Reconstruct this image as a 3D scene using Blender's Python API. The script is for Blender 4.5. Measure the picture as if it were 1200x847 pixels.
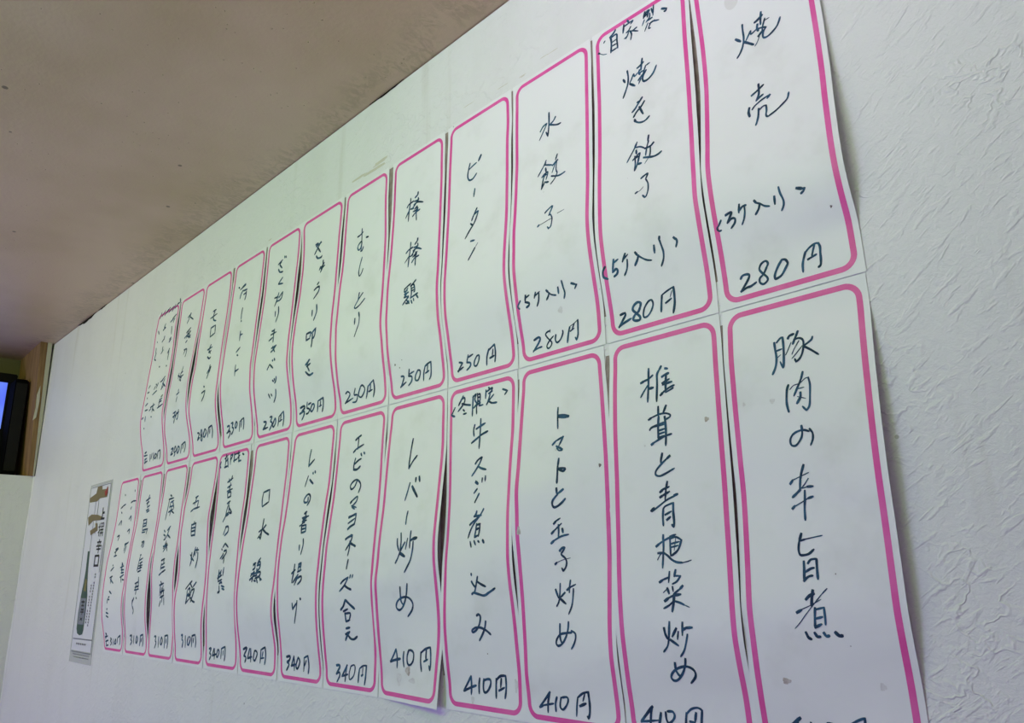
import bpy, bmesh, math, random
from mathutils import Vector, Matrix
for o in list(bpy.data.objects): bpy.data.objects.remove(o)
scn = bpy.context.scene
SEAM = 1.79            # height of the seam between the two rows of strips
CEIL = SEAM + .504     # ceiling height
# ---------------------------------------------------------------- camera
cam = bpy.data.objects.new('camera', bpy.data.cameras.new('camera'))
scn.collection.objects.link(cam); scn.camera = cam
RX = Vector((.70218771, .7117094, -.02005365)); DN = Vector((-.20464124, .17476615, -.9631089)); FW = Vector((-.68194896, .68038704, .26836374))
m = Matrix((RX, -DN, -FW)).transposed().to_4x4(); m.translation = Vector((.1991413, -.5932378, SEAM-.2226254)); cam.matrix_world = m
cam.data.sensor_width = 36; cam.data.lens = 36*889.017/1200; cam.data.clip_start = .02
# ---------------------------------------------------------------- light, world, exposure
w = bpy.data.worlds.new('world'); scn.world = w; w.use_nodes = True
w.node_tree.nodes['Background'].inputs[0].default_value = (1, .98, 1, 1); w.node_tree.nodes['Background'].inputs[1].default_value = .015
def area(name, loc, aim, size, size_y, power, col, spread=180):
    l = bpy.data.lights.new(name, 'AREA'); l.shape = 'RECTANGLE'; l.size = size; l.size_y = size_y; l.energy = power; l.color = col; l.spread = math.radians(spread)
    o = bpy.data.objects.new(name, l); scn.collection.objects.link(o); o.location = loc
    o.rotation_euler = (Vector(aim)-Vector(loc)).to_track_quat('-Z', 'Y').to_euler(); return o
def lamp(name, loc, aim, size, size_y, watts, rgb):
    k = max(rgb); area(name, loc, aim, size, size_y, watts*k, tuple(c/k for c in rgb))
lamp('tube_lamp_near', (-.55, -1.0, 2.22), (-.75, 0, 1.75), 1.2, .12, 10, (.155, .41, .02))
lamp('tube_lamp_far', (-1.9, -1.2, 2.2), (-1.9, 0, 1.8), 1.0, .12, 10, (.37, .43, .12))
lamp('fill_lamp_right', (.3, -.45, 2.27), (.1, 0, 2.1), .35, .1, 2, (.18, .22, .17))  # unseen fill, added to light the upper right of the strips
lamp('fill_lamp_top', (-.2, -.55, 2.27), (-.25, 0, 2.1), .5, .06, 2, (.69, .47, .86))  # added fill out of view, tints the tops of the strips violet
lamp('back_window', (-1.6, -2.6, 1.3), (-1.2, 0, 1.7), 1.0, 1.0, 40, (.27, .23, .62))
lamp('fill_lamp_low', (.35, -.9, .95), (0, 0, 1.3), .5, .3, 3, (.34, .22, .42))  # no fixture here: added from below to turn the lower row purple
vs = scn.view_settings; vs.view_transform = 'Standard'; vs.look = 'None'; vs.exposure = 0; vs.gamma = 1; vs.use_curve_mapping = False
# ---------------------------------------------------------------- materials
def mat(name, col, rough=.6, spec=.3, metal=0):
    M = bpy.data.materials.new(name); M.use_nodes = True; b = M.node_tree.nodes['Principled BSDF']
    b.inputs['Base Color'].default_value = (*col, 1); b.inputs['Roughness'].default_value = rough; b.inputs['Specular IOR Level'].default_value = spec; b.inputs['Metallic'].default_value = metal
    return M
class NT:
    def __init__(s, M): s.n = M.node_tree.nodes; s.l = M.node_tree.links; s.b = s.n['Principled BSDF']
    def new(s, t, **k):
        x = s.n.new(t)
        for a, v in k.items():
            if a.startswith('_'): x.inputs[int(a[1:])].default_value = v
            else: setattr(x, a, v)
        return x
    def noise(s, vec, scale, detail=4, rough=.55, dist=0):
        x = s.new('ShaderNodeTexNoise'); x.inputs['Scale'].default_value = scale; x.inputs['Detail'].default_value = detail; x.inputs['Roughness'].default_value = rough; x.inputs['Distortion'].default_value = dist
        s.l.new(vec, x.inputs['Vector']); return x.outputs['Fac']
    def pos(s, sc=(1, 1, 1), off=(0, 0, 0)):
        g = s.new('ShaderNodeNewGeometry'); mp = s.new('ShaderNodeMapping'); mp.inputs['Scale'].default_value = sc; mp.inputs['Location'].default_value = off
        s.l.new(g.outputs['Position'], mp.inputs['Vector']); return mp.outputs[0]
    def ramp(s, f, lo, hi, a=0, b=1):
        x = s.new('ShaderNodeMapRange'); x.interpolation_type = 'SMOOTHSTEP'
        for k, v in zip(('From Min', 'From Max', 'To Min', 'To Max'), (lo, hi, a, b)): x.inputs[k].default_value = v
        s.l.new(f, x.inputs['Value']); return x.outputs[0]
    def math(s, op, a, b=None):
        x = s.new('ShaderNodeMath', operation=op)
        for k, v in ((0, a), (1, b)):
            if v is None: continue
            if isinstance(v, (int, float)): x.inputs[k].default_value = v
            else: s.l.new(v, x.inputs[k])
        return x.outputs[0]
    def mix(s, f, a, b):
        x = s.new('ShaderNodeMix', data_type='RGBA')
        if isinstance(f, (int, float)): x.inputs[0].default_value = f
        else: s.l.new(f, x.inputs[0])
        for k, v in ((6, a), (7, b)):
            if isinstance(v, tuple): x.inputs[k].default_value = (*v, 1)
            else: s.l.new(v, x.inputs[k])
        return x.outputs[2]
    def voro(s, vec, scale, feat='F1'):
        x = s.new('ShaderNodeTexVoronoi'); x.feature = feat; x.inputs['Scale'].default_value = scale; s.l.new(vec, x.inputs['Vector']); return x
    def bump(s, h, dist, strength=1, prev=None):
        x = s.new('ShaderNodeBump'); x.inputs['Distance'].default_value = dist; x.inputs['Strength'].default_value = strength
        s.l.new(h, x.inputs['Height'])
        if prev: s.l.new(prev, x.inputs['Normal'])
        return x.outputs[0]
    def specks(s, vec, scale, size, keep):
        v = s.voro(vec, scale); c = s.new('ShaderNodeSeparateColor'); s.l.new(v.outputs['Color'], c.inputs[0])
        r = s.math('MULTIPLY', s.math('MULTIPLY', c.outputs[1], c.outputs[1]), size)
        near = s.math('LESS_THAN', v.outputs['Distance'], r)
        return s.math('MULTIPLY', near, s.math('LESS_THAN', c.outputs[0], keep))

def wall_material():
    M = mat('wall_emulsion', (.78, .79, .76), .5, .35); t = NT(M); p = t.pos()
    blot = t.ramp(t.noise(t.pos((3, 3, 1.2)), 3.2, 5, .6), .42, .75)
    drip = t.math('MULTIPLY', t.ramp(t.noise(t.pos((22, 22, 1.6)), 1.0, 3, .6), .60, .80), .35)
    sp = t.specks(p, 34, .055, .22)
    c = t.mix(t.math('MULTIPLY', blot, .35), (.83, .83, .82), (.73, .73, .70))
    c = t.mix(drip, c, (.56, .53, .43))
    c = t.mix(t.math('MULTIPLY', sp, .5), c, (.22, .20, .17))
    t.l.new(c, t.b.inputs['Base Color'])
    # trowelled relief: fine grain, creases
    ridge = t.math('ABSOLUTE', t.math('SUBTRACT', t.noise(t.pos((1, 1, 1.2)), 34, 3, .5, .35), .5))
    crease = t.ramp(ridge, 0, .035, 1, 0)
    patch = t.ramp(t.noise(p, 8, 3), .46, .60)
    g = t.new('ShaderNodeNewGeometry'); rot = t.new('ShaderNodeMapping'); rot.inputs['Rotation'].default_value = (0, math.radians(38), 0); t.l.new(g.outputs['Position'], rot.inputs['Vector'])
    stt = t.new('ShaderNodeMapping'); stt.inputs['Scale'].default_value = (45, 45, 150); t.l.new(rot.outputs[0], stt.inputs['Vector'])
    dab = t.ramp(t.noise(stt.outputs[0], 1, 3, .5, .5), .52, .68)
    h = t.math('ADD', t.math('MULTIPLY', crease, t.math('MULTIPLY', patch, .7)), t.math('MULTIPLY', t.noise(p, 420, 4, .6), .45))
    h = t.math('ADD', h, t.math('MULTIPLY', dab, .55))
    h = t.math('ADD', h, t.math('MULTIPLY', t.noise(p, 110, 4, .65, .4), 1.5))
    t.l.new(t.bump(h, .0009, .85), t.b.inputs['Normal']); return M
def ceiling_material():
    M = mat('ceiling_paint', (.42, .36, .30), .42, .4); t = NT(M); p = t.pos()
    blot = t.ramp(t.noise(p, 2.6, 4, .6), .35, .75)
    c = t.mix(blot, (.68, .52, .36), (.57, .43, .26))
    # streaky smoke and wipe marks a hand's width off the wall
    g = t.new('ShaderNodeNewGeometry'); s = t.new('ShaderNodeSeparateXYZ'); t.l.new(g.outputs['Position'], s.inputs[0])
    wob = t.math('MULTIPLY', t.noise(p, 9, 4), .16)
    y = t.math('ADD', t.math('MULTIPLY', s.outputs[1], -1), wob)
    band = t.math('MULTIPLY', t.ramp(y, .075, .10), t.ramp(y, .10, .17, 1, 0))
    streak = t.ramp(t.noise(t.pos((16, 9, 1)), 4, 5, .7, 1.5), .40, .60)
    c = t.mix(t.math('MULTIPLY', t.math('MULTIPLY', band, streak), .42), c, (.33, .25, .15))
    c = t.mix(t.math('MULTIPLY', t.specks(p, 21, .11, .4), .85), c, (.16, .12, .08))
    t.l.new(c, t.b.inputs['Base Color'])
    v = t.voro(p, 95); bl = t.ramp(v.outputs['Distance'], .02, .16, 1, 0)
    cc = t.new('ShaderNodeSeparateColor'); t.l.new(v.outputs['Color'], cc.inputs[0])
    bl = t.math('MULTIPLY', bl, t.math('LESS_THAN', cc.outputs[0], t.ramp(t.noise(p, 3, 2), .45, .7, .02, .35)))
    h = t.math('ADD', bl, t.math('MULTIPLY', t.noise(p, 160, 3), .25))
    t.l.new(t.bump(h, .002, .9), t.b.inputs['Normal']); return M
def paper_material():
    M = mat('strip_paper', (.88, .88, .88), .45, .35); t = NT(M); p = t.pos()
    c = t.mix(t.ramp(t.noise(p, 14, 4, .6), .5, .8), (.885, .885, .885), (.80, .80, .78))
    c = t.mix(t.math('MULTIPLY', t.specks(p, 42, .05, .16), .6), c, (.25, .23, .24))
    c = t.mix(t.math('MULTIPLY', t.specks(t.pos((1, 1, .7), (3, 1, 2)), 11, .10, .14), .22), c, (.45, .40, .33))
    t.l.new(c, t.b.inputs['Base Color'])
    h = t.math('ADD', t.noise(p, 16, 3, .5, .6), t.math('MULTIPLY', t.noise(p, 300, 2), .04))
    t.l.new(t.bump(h, .004, .35), t.b.inputs['Normal']); return M
def wood_material():
    M = mat('bare_wood', (.42, .26, .13), .55, .3); t = NT(M)
    n = t.noise(t.pos((60, 60, 3)), 1.5, 5, .6, .6); c = t.mix(t.ramp(n, .3, .7), (.36, .22, .10), (.20, .11, .05))
    t.l.new(c, t.b.inputs['Base Color']); t.l.new(t.bump(n, .0006, .6), t.b.inputs['Normal']); return M
def ink_material():
    M = mat('felt_pen_ink', (.012, .05, .10), .55, .25); t = NT(M); n = t.noise(t.pos(), 70, 3, .6)
    t.l.new(t.mix(t.ramp(n, .35, .72), (.008, .032, .07), (.035, .12, .22)), t.b.inputs['Base Color']); return M
WALL, CEI, PAPER, WOOD, INKM = wall_material(), ceiling_material(), paper_material(), wood_material(), ink_material()
def pink_material():
    M = mat('pink_print', (.82, .10, .40), .42, .35); t = NT(M); n = t.noise(t.pos(), 25, 4, .6)
    t.l.new(t.mix(t.ramp(n, .35, .75), (.80, .085, .37), (.84, .15, .44)), t.b.inputs['Base Color']); return M
PINK = pink_material()
BLACK = mat('black_plastic', (.005, .005, .005), .6, .15); DARK = mat('dark_gap', (.02, .016, .012), .9, .1)
TRIM = mat('cream_strip', (.52, .50, .40), .6, .3); FLOOR = mat('floor_vinyl', (.30, .26, .22), .5); NICHE = mat('niche_board', (.20, .175, .13), .8)

# ---------------------------------------------------------------- helpers
def mesh(name, V, F, M, parent=None, smooth=False):
    me = bpy.data.meshes.new(name); me.from_pydata([tuple(v) for v in V], [], F); me.update()
    o = bpy.data.objects.new(name, me); scn.collection.objects.link(o); me.materials.append(M)
    if smooth:
        for f in me.polygons: f.use_smooth = True
    if parent: o.parent = parent
    return o
def box(name, a, b, M, parent=None, bevel=0):
    bm = bmesh.new(); bmesh.ops.create_cube(bm, size=1)
    for v in bm.verts: v.co = Vector([(a[k]+b[k])/2 + v.co[k]*(b[k]-a[k]) for k in range(3)])
    if bevel: bmesh.ops.bevel(bm, geom=bm.edges[:], offset=bevel, segments=2, affect='EDGES')
    me = bpy.data.meshes.new(name); bm.to_mesh(me); bm.free(); me.materials.append(M)
    o = bpy.data.objects.new(name, me); scn.collection.objects.link(o)
    if parent: o.parent = parent
    return o
def tag(o, label=None, cat=None, group=None, kind=None):
    for k, v in (('label', label), ('category', cat), ('group', group), ('kind', kind)):
        if v: o[k] = v
    return o
def empty(name, loc=(0, 0, 0)):
    o = bpy.data.objects.new(name, None); o.empty_display_size = .05; scn.collection.objects.link(o); o.location = loc; return o

# ---------------------------------------------------------------- room shell
XL, XR, YF = -2.445, 1.9, -3.6
def slab(name, a, b, M): return tag(box(name, a, b, M), kind='structure')
slab('wall_back', (XL-.06, 0, 0), (XR, .08, CEIL-.0015), WALL)
slab('ceiling', (XL-.9, YF, CEIL), (XR, .08, CEIL+.05), CEI)
slab('floor', (XL-.9, YF, -.05), (XR, .08, 0), FLOOR)
# end wall with the television niche cut in its top corner
NZ, NY = 1.877, -.036
o = tag(box('wall_left', (XL-.06, YF, 0), (XL, .0, NZ), WALL), kind='structure')
tag(box('wall_left_upper', (XL-.06, YF, NZ), (XL, -.95, CEIL), WALL), kind='structure')
tag(box('wall_niche_back', (XL-.32, -1.0, NZ), (XL-.28, .02, CEIL), NICHE), kind='structure')
tag(box('trim_1', (XL-.30, -.97, NZ-.012), (XL-.06, 0, NZ), NICHE), kind='structure')
# the timber jamb beside the niche and the cream packing strip in the corner
j = tag(empty('trim_2', (XL, -.03, NZ)), kind='structure')
def loc(o, par): o.parent = par; o.matrix_parent_inverse = Matrix.Translation(par.location).inverted(); return o
V = [(XL+.004, -.038, CEIL), (XL+.004, -.019, CEIL), (XL+.004, -.0065, NZ), (XL+.004, -.018, NZ), (XL-.27, -.030, CEIL), (XL-.27, -.004, CEIL), (XL-.27, -.004, NZ), (XL-.27, -.020, NZ)]
F = [(0, 3, 2, 1), (4, 5, 6, 7), (0, 4, 7, 3), (1, 2, 6, 5), (0, 1, 5, 4), (3, 7, 6, 2)]
loc(mesh('timber_jamb', V, F, WOOD), j)
V = [(XL+.006, -.0185, CEIL), (XL+.006, -.0065, CEIL), (XL+.006, -.0022, NZ+.17), (XL+.006, -.003, NZ), (XL+.006, -.0062, NZ), (XL+.006, -.0125, NZ+.2)]
V += [(x-.012, y, z) for x, y, z in V]
F = [(0, 5, 4, 3, 2, 1), (6, 7, 8, 9, 10, 11)] + [(k, (k+1) % 6, 6+(k+1) % 6, 6+k) for k in range(6)]
loc(mesh('packing_strip', V, F, TRIM), j)
V = [(XL+.0065, -.022, CEIL-.14), (XL+.0065, -.028, CEIL-.17), (XL+.0065, -.026, CEIL-.21), (XL+.0065, -.029, CEIL-.25), (XL+.0065, -.021, CEIL-.24), (XL+.0065, -.0185, CEIL-.19)]
loc(mesh('torn_paper', [(x-.001, y, z) for x, y, z in V]+V, [(5, 4, 3, 2, 1, 0), (6, 7, 8, 9, 10, 11)], mat('torn_paper', (.60, .56, .46), .8)), j)
# open joints along the top of the wall
for k, (x0, x1, h) in enumerate(((-.705, -.615, .0035), (-2.20, -2.04, .010), (-2.02, -1.95, .004))):
    n = 8; V = []
    for q in range(n+1):
        u = x0+(x1-x0)*q/n; hh = .0004+h*math.sin(math.pi*q/n)*(.8+.2*math.sin(q*2.3)); V += [(u, -.0012, CEIL-.0005), (u, -.0004, CEIL-hh)]
    tag(mesh('trim_%d' % (3+k), V, [(2*q, 2*q+1, 2*q+3, 2*q+2) for q in range(n)], DARK), kind='structure')
# corner bead where the plaster of the end wall meets the long wall
V = []
for q in range(25):
    z = NZ*q/24; V += [(XL+.0002, -.004+.001*math.sin(q*1.7), z), (XL+.005+.001*math.sin(q*2.9), -.0002, z)]
tag(mesh('trim_6', V, [(2*q, 2*q+1, 2*q+3, 2*q+2) for q in range(24)], WALL), kind='structure')

# ---------------------------------------------------------------- television and box in the niche
tv = tag(empty('television', (-2.60, -.33, NZ)), 'black flat television with lit blue screen in the niche', 'television')
def add(o, par): return loc(o, par)
X0 = -2.60
add(box('back_casing', (X0-.05, -.60, NZ+.045), (X0, -.056, 2.214), BLACK, bevel=.012), tv)
bez = BLACK
for a, b in (((X0, -.60, 2.184), (X0+.008, -.055, 2.214)), ((X0, -.60, NZ+.045), (X0+.008, -.055, 2.035)), ((X0, -.079, 2.03), (X0+.008, -.055, 2.19)), ((X0, -.60, 2.03), (X0+.008, -.576, 2.19))):
    add(box('bezel', a, b, BLACK, bevel=.003), tv)
SCR = bpy.data.materials.new('lit_screen'); SCR.use_nodes = True; t = NT(SCR)
t.b.inputs['Base Color'].default_value = (.01, .01, .02, 1); t.b.inputs['Emission Strength'].default_value = 1.0
gr = t.ramp(t.noise(t.pos(), 6, 2), .3, .7); t.l.new(t.mix(gr, (.10, .16, .95), (.16, .28, 1.0)), t.b.inputs['Emission Color'])
add(mesh('screen', [(X0+.003, -.578, 2.033), (X0+.003, -.078, 2.033), (X0+.003, -.078, 2.186), (X0+.003, -.578, 2.186)], [(0, 1, 2, 3)], SCR), tv)
add(box('stand_neck', (X0-.03, -.38, NZ+.012), (X0-.01, -.28, NZ+.06), BLACK), tv)
add(box('stand_foot', (X0-.09, -.50, NZ), (X0+.04, -.16, NZ+.012), BLACK, bevel=.004), tv)
add(box('painted_glint', (X0+.008, -.098, 1.975), (X0+.0088, -.083, 1.978), mat('glint_grey', (.35, .36, .38), .5)), tv)  # small glint below the screen, painted in as a grey bar
bx = tag(empty('black_box', (-2.555, -.055, NZ)), 'tall narrow black box between the television and the timber jamb', 'casing')  # plain box standing in for the black area beside the television
add(box('cabinet', (-2.588, -.0735, NZ), (-2.512, -.0385, 2.183), mat('black_vinyl', (.003, .003, .003), .9, .05), bevel=.003), bx)
add(box('front_panel', (-2.512, -.071, NZ+.02), (-2.510, -.041, 2.17), mat('panel_black', (.01, .01, .01), .9)), bx)

# ---------------------------------------------------------------- menu strips
# for each strip edge: x of the printed side line (mm), its sideways drift and its distance off the wall at 17 heights (mm)
EDGES={
('U',0,'L'):(-121.3,'1.6 1.7 2.1 2.7 3.3 3.3 2.8 2.3 2.1 2 2.1 2.1 2.2 2.2 2.3 2.3 2.3','0.7 0.8 0.7 0.4 0.4 0.4 0.4 2.3 5.2 8.4 12 11.5 9.3 5.8 2.9 0.8 0.8'),
('U',0,'R'):(-7.2,'-0.1 -0.1 -0.1 -0.1 -0.2 0 0.3 0.5 0.8 1 1.3 1.5 1.8 2.1 2.3 2.4 2.5','0.8 1.1 1.9 2.9 3.1 3.3 3.7 4.5 6.1 8.9 10.9 12.3 12 8.1 2 0.8 0.8'),
('U',1,'L'):(-249.8,'3.1 3.1 3 2.8 2.7 2.6 2.5 2.4 2.3 2.2 2.1 2 1.8 1.7 1.6 1.5 1.5','0.7 1.2 1.8 2.5 3.1 4.4 5.8 7.5 9.7 11.5 12.8 13.4 11.2 8 4.3 0.9 0.8'),
('U',1,'R'):(-135.7,'1.2 1.2 1.1 1 1 0.9 0.8 0.7 0.7 0.6 0.5 0.4 0.4 0.3 0.2 0.2 0.1','0.7 0.8 1.9 3.1 3.8 4.3 5.1 6.3 7.6 9.2 10.4 11.4 9 5.7 2.3 0.7 0.8'),
('U',2,'L'):(-378.3,'2.4 2.4 2.5 2.5 2.6 2.6 2.7 2.7 2.8 2.8 2.9 2.9 3 3 3 3 3','0.7 0.9 1.9 2.8 3.5 4.2 6 7.8 10 12.4 13.4 14.2 12.2 9.3 5.4 1.2 0.8'),
('U',2,'R'):(-264.2,'0.7 0.6 0.5 0.4 0.3 0.2 0 -0.1 -0.2 -0.3 -0.5 -0.6 -0.7 -0.8 -0.9 -1 -1.1','0.7 0.8 1.9 3 4 5.2 6.4 7.6 9 11.2 12.9 12.2 9.3 5.6 2.1 0.9 0.8'),
('U',3,'L'):(-506.8,'4.1 4.1 4.3 4.4 4.6 4.8 4.9 5.1 5.3 5.5 5.7 5.8 6 6.1 6.2 6.3 6.4','0.7 0.8 2.1 3.3 4.3 5.3 6.4 8 9.5 11.2 13 13.3 12 8.4 4.8 1.3 0.8'),
('U',3,'R'):(-392.7,'-0 0 0.1 0.2 0.3 0.4 0.4 0.5 0.6 0.7 0.8 0.9 1 1.1 1.1 1.2 1.2','0.7 0.8 0.9 2.7 3.7 4.4 5.4 6.5 8.2 10.6 12.8 13.7 11.4 7.7 3.6 1 0.8'),
('U',4,'L'):(-635.3,'5.5 5.6 5.9 6.2 6.5 6.8 7.1 7.5 7.8 8.1 8.5 8.8 9.1 9.3 9.6 9.8 9.9','0.7 0.8 1.5 2.1 3 4.4 5.9 7.7 10 11.9 12.7 13.5 11.9 9.8 5.9 2.1 0.8'),
('U',4,'R'):(-521.2,'-1.6 -1.4 -1 -0.5 -0.1 0.4 0.9 1.3 1.8 2.3 2.7 3.2 3.6 4.1 4.5 4.9 5.1','0.7 0.8 1.5 2 3.1 4.4 5.6 6.9 8.2 9.7 11.5 11.4 9.9 6.5 3.7 1.1 0.8'),
('U',5,'L'):(-763.8,'6.8 6.9 7.2 7.4 7.7 7.9 8.2 8.5 8.8 9 9.3 9.6 9.8 10 10.2 10.3 10.4','0.7 0.9 2.1 3.1 4 5 6.7 9.4 11.2 12.6 14.1 13.8 13 10.3 6.4 1.4 0.8'),
('U',5,'R'):(-649.7,'-3.2 -2.8 -2.2 -1.4 -0.6 0.2 1 1.8 2.6 3.5 4.3 5.1 5.9 6.7 7.4 7.8 8','0.7 0.9 1.8 2.1 2 2.1 3.2 4.5 5.8 7.4 9.3 10.2 8 5.8 2.8 0.8 0.8'),
('U',6,'L'):(-892.3,'-1.7 0.1 2.1 3.1 2.9 2.9 3.2 4 4.9 5.8 6.7 7.6 8.4 9.3 10.1 10.7 11','0.7 0.6 0.4 0.4 0.5 1.9 3.5 6.3 9 11.4 13.2 13.2 11.1 7.8 3.7 1.2 0.8'),
('U',6,'R'):(-778.2,'3 3.1 3.5 4 4.5 5 5.6 6.1 6.6 7.2 7.7 8.3 8.8 9.2 9.6 9.9 10','0.7 0.8 2.1 3.6 4.7 5.9 7 8.2 10 12 12.8 13.3 11.4 7.9 3.4 0.7 0.8'),
('U',7,'L'):(-1020.8,'4.4 4.6 4.8 5.1 5.4 5.7 6 6.3 6.7 7 7.3 7.6 7.9 8.1 8.4 8.6 8.7','0.7 1 1.5 2.3 3 4.5 6.3 8.3 10.4 12.2 14 14.2 13 9.6 5.4 1.6 0.8'),
('U',7,'R'):(-906.7,'-0.6 -0.4 0.1 0.6 1.1 1.7 2.2 2.8 3.3 3.9 4.5 5 5.5 6.1 6.5 6.8 6.9','0.7 0.8 1.1 2.2 3.9 5.3 6.8 8.4 10 11.7 12.8 13.1 10.2 6 2.3 0.8 0.8'),
('U',8,'L'):(-1149.3,'0.8 0.9 1.1 1.4 1.8 2.1 2.4 2.7 3 3.3 3.7 4 4.3 4.6 4.8 5 5.1','0.7 1 2.4 3.8 5.3 6.7 8.3 10 11.7 13.2 14.8 14.2 12 8.2 4 1.1 0.8'),
('U',8,'R'):(-1035.2,'0.1 0.2 0.4 0.7 1 1.3 1.5 1.8 2.1 2.4 2.7 3 3.2 3.5 3.7 3.9 4','0.7 1 1.8 2.8 3.8 5.5 7.1 8.5 9.8 11.2 12.8 12.2 10.8 6.8 3.2 1 0.8'),
('U',9,'L'):(-1277.8,'-5.8 -5.6 -5.2 -4.8 -4.3 -3.8 -3.3 -2.8 -2.3 -1.8 -1.3 -0.8 -0.3 0.2 0.7 1 1.3','0.7 0.8 2.2 3.5 5 6.6 8 9.2 10.8 13.6 15.2 16.1 15.3 10.6 5.5 1.6 0.8'),
('U',9,'R'):(-1163.7,'-6.3 -6.3 -6.2 -6 -5.7 -5.4 -5.1 -4.8 -4.5 -4.2 -3.9 -3.6 -3.3 -3 -2.7 -2.5 -2.4','0.7 0.8 0.8 1.9 3.1 4.6 6.3 8 9.2 10.5 11.5 12.7 11.9 8.7 4.3 0.9 0.8'),
('U',10,'L'):(-1406.3,'-2.4 -2.3 -2.1 -1.9 -1.7 -1.5 -1.3 -1.1 -0.9 -0.7 -0.5 -0.3 -0.1 0.1 0.3 0.4 0.5','0.7 1 1.4 2.2 3.3 4.3 5.2 5.9 7.7 9.9 11.8 13.1 12.9 10.6 5.5 1.4 0.8'),
('U',10,'R'):(-1292.2,'-3.4 -3.4 -3.4 -3.5 -3.5 -3.5 -3.5 -3.6 -3.6 -3.6 -3.6 -3.6 -3.6 -3.6 -3.6 -3.6 -3.6','0.7 1 2.2 3.6 5.8 8 10.2 12.4 14.4 16.2 16.8 16.2 13.3 8.1 2.6 0.8 0.8'),
('U',11,'L'):(-1534.8,'-6.6 -6.6 -6.7 -6.8 -6.9 -7 -7.1 -7.2 -7.3 -7.4 -7.5 -7.6 -7.7 -7.7 -7.7 -7.7 -7.7','0.7 1.7 3.6 4.2 4.7 6.2 7.9 9.6 11 12.6 14.4 15.2 13 9.1 3.8 0.7 0.8'),
('U',11,'R'):(-1420.7,'-7.2 -7.1 -7 -6.9 -6.7 -6.5 -6.3 -6.2 -6 -5.9 -5.7 -5.5 -5.3 -5.1 -4.9 -4.8 -4.7','0.7 1.1 2.6 3.7 3.9 4.2 5.4 7 8.7 10.4 11.8 12.8 10.3 6.7 2.8 0.9 0.8'),
('L',0,'L'):(-121.3,'3 2.8 2.5 2.2 1.8 1.5 1.1 0.8 0.4 0.1 -0.3 -0.6 -1 -1.3 -1.6 -1.8 -1.9','0.8 2.8 5.1 5.4 5.3 4.9 4.4 3.8 4.6 6.4 8.3 10.4 8.9 6.9 4 0.8 0.8'),
('L',0,'R'):(-7.2,'1.4 1.3 1 0.7 0.4 0.1 -0.3 -0.6 -1 -1.3 -1.6 -2 -2.3 -2.6 -2.9 -3 -3','0.7 0.8 3.5 6.1 7.9 9.6 10.4 10.7 10 9.8 9.9 9.5 6.7 3 1 0.8 0.8'),
('L',1,'L'):(-249.8,'2.1 2 1.8 1.6 1.4 1.2 1 0.8 0.6 0.4 0.2 -0 -0.2 -0.5 -0.7 -0.8 -0.9','0.7 1.1 3.5 5.3 6.7 7.3 7.8 8.8 9.6 10.7 11.8 12.1 11.3 8.6 5.3 1.7 0.8'),
('L',1,'R'):(-135.7,'0.1 0.1 0 -0 -0.1 -0.2 -0.3 -0.4 -0.5 -0.5 -0.6 -0.7 -0.8 -0.9 -1 -1 -1','0.7 0.8 2.1 3.2 4 4.7 5.2 6 7.3 8.5 10 11.5 11.4 7.6 2.7 0.7 0.8'),
('L',2,'L'):(-378.3,'1.4 1.4 1.2 1.1 0.9 0.8 0.6 0.4 0.2 0.1 -0.1 -0.3 -0.4 -0.6 -0.8 -0.9 -1','0.7 0.8 3.5 6.3 9.1 12 15.2 15.2 15 12.8 10.5 8.5 7.1 5.8 4.9 1.8 0.8'),
('L',2,'R'):(-264.2,'-3.9 -3.6 -3.1 -2.7 -2.3 -2.1 -2.3 -2.6 -2.9 -3.2 -3.3 -3.2 -3.2 -3.1 -3 -3 -2.9','0.7 0.8 0.5 0.4 0.4 0.4 0.4 0.5 1 1.4 3.2 5.3 7 7 4 1.2 0.8'),
('L',3,'L'):(-506.8,'4.9 4.8 4.7 4.7 4.5 4.4 4.3 4.2 4.1 4 3.9 3.8 3.7 3.6 3.5 3.4 3.3','0.7 0.8 1.2 1.7 1.9 2.1 2.7 4.1 5.8 8.1 9 9.7 9.5 7.4 4.4 1 0.8'),
('L',3,'R'):(-392.7,'-0.3 -0.3 -0.2 -0.2 -0.2 -0.1 -0.1 -0.1 -0 0 0 0.1 0.1 0.1 0.2 0.2 0.2','0.7 0.8 2.1 3.5 6.5 9.4 11.7 13.9 14.9 15.2 13.2 9.7 6.5 4 1.5 0.8 0.8'),
('L',4,'L'):(-635.3,'11.1 10.7 10.2 9.5 8.8 8.1 7.4 6.7 6 5.3 4.6 3.8 3.1 2.3 1.7 1.2 1','0.7 1 3.1 4.8 6.3 7.6 9 11.4 13.5 14.8 16.6 13.9 10.9 7.4 3.7 0.8 0.8'),
('L',4,'R'):(-521.2,'4.5 4.4 4.1 3.7 3.4 3 2.7 2.3 1.9 1.5 1.2 0.8 0.4 0 -0.3 -0.4 -0.5','0.7 0.8 1.1 1.3 3.2 5.7 8.2 10.8 12.9 12.3 9.1 5.7 3.3 3.4 5.7 8.2 10.3'),
('L',5,'L'):(-763.8,'13.4 13 12.3 11.6 10.9 10.2 9.5 8.8 8 7.3 6.5 5.8 5 4.2 3.5 2.9 2.6','0.7 1.2 2.1 3.3 4.5 6 8.5 10.8 13 13.9 14.7 14.5 12.4 8.9 5.1 1.2 0.8'),
('L',5,'R'):(-649.7,'7.3 7 6.5 6.1 5.6 5.1 4.6 4.1 3.6 3.1 2.6 2.1 1.6 1.1 0.8 0.7 0.7','0.7 1.2 2.2 2.9 3.3 4.3 5.7 7.6 9.2 10.6 11.2 9.2 5.7 2.4 0.6 0.8 0.8'),
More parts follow.
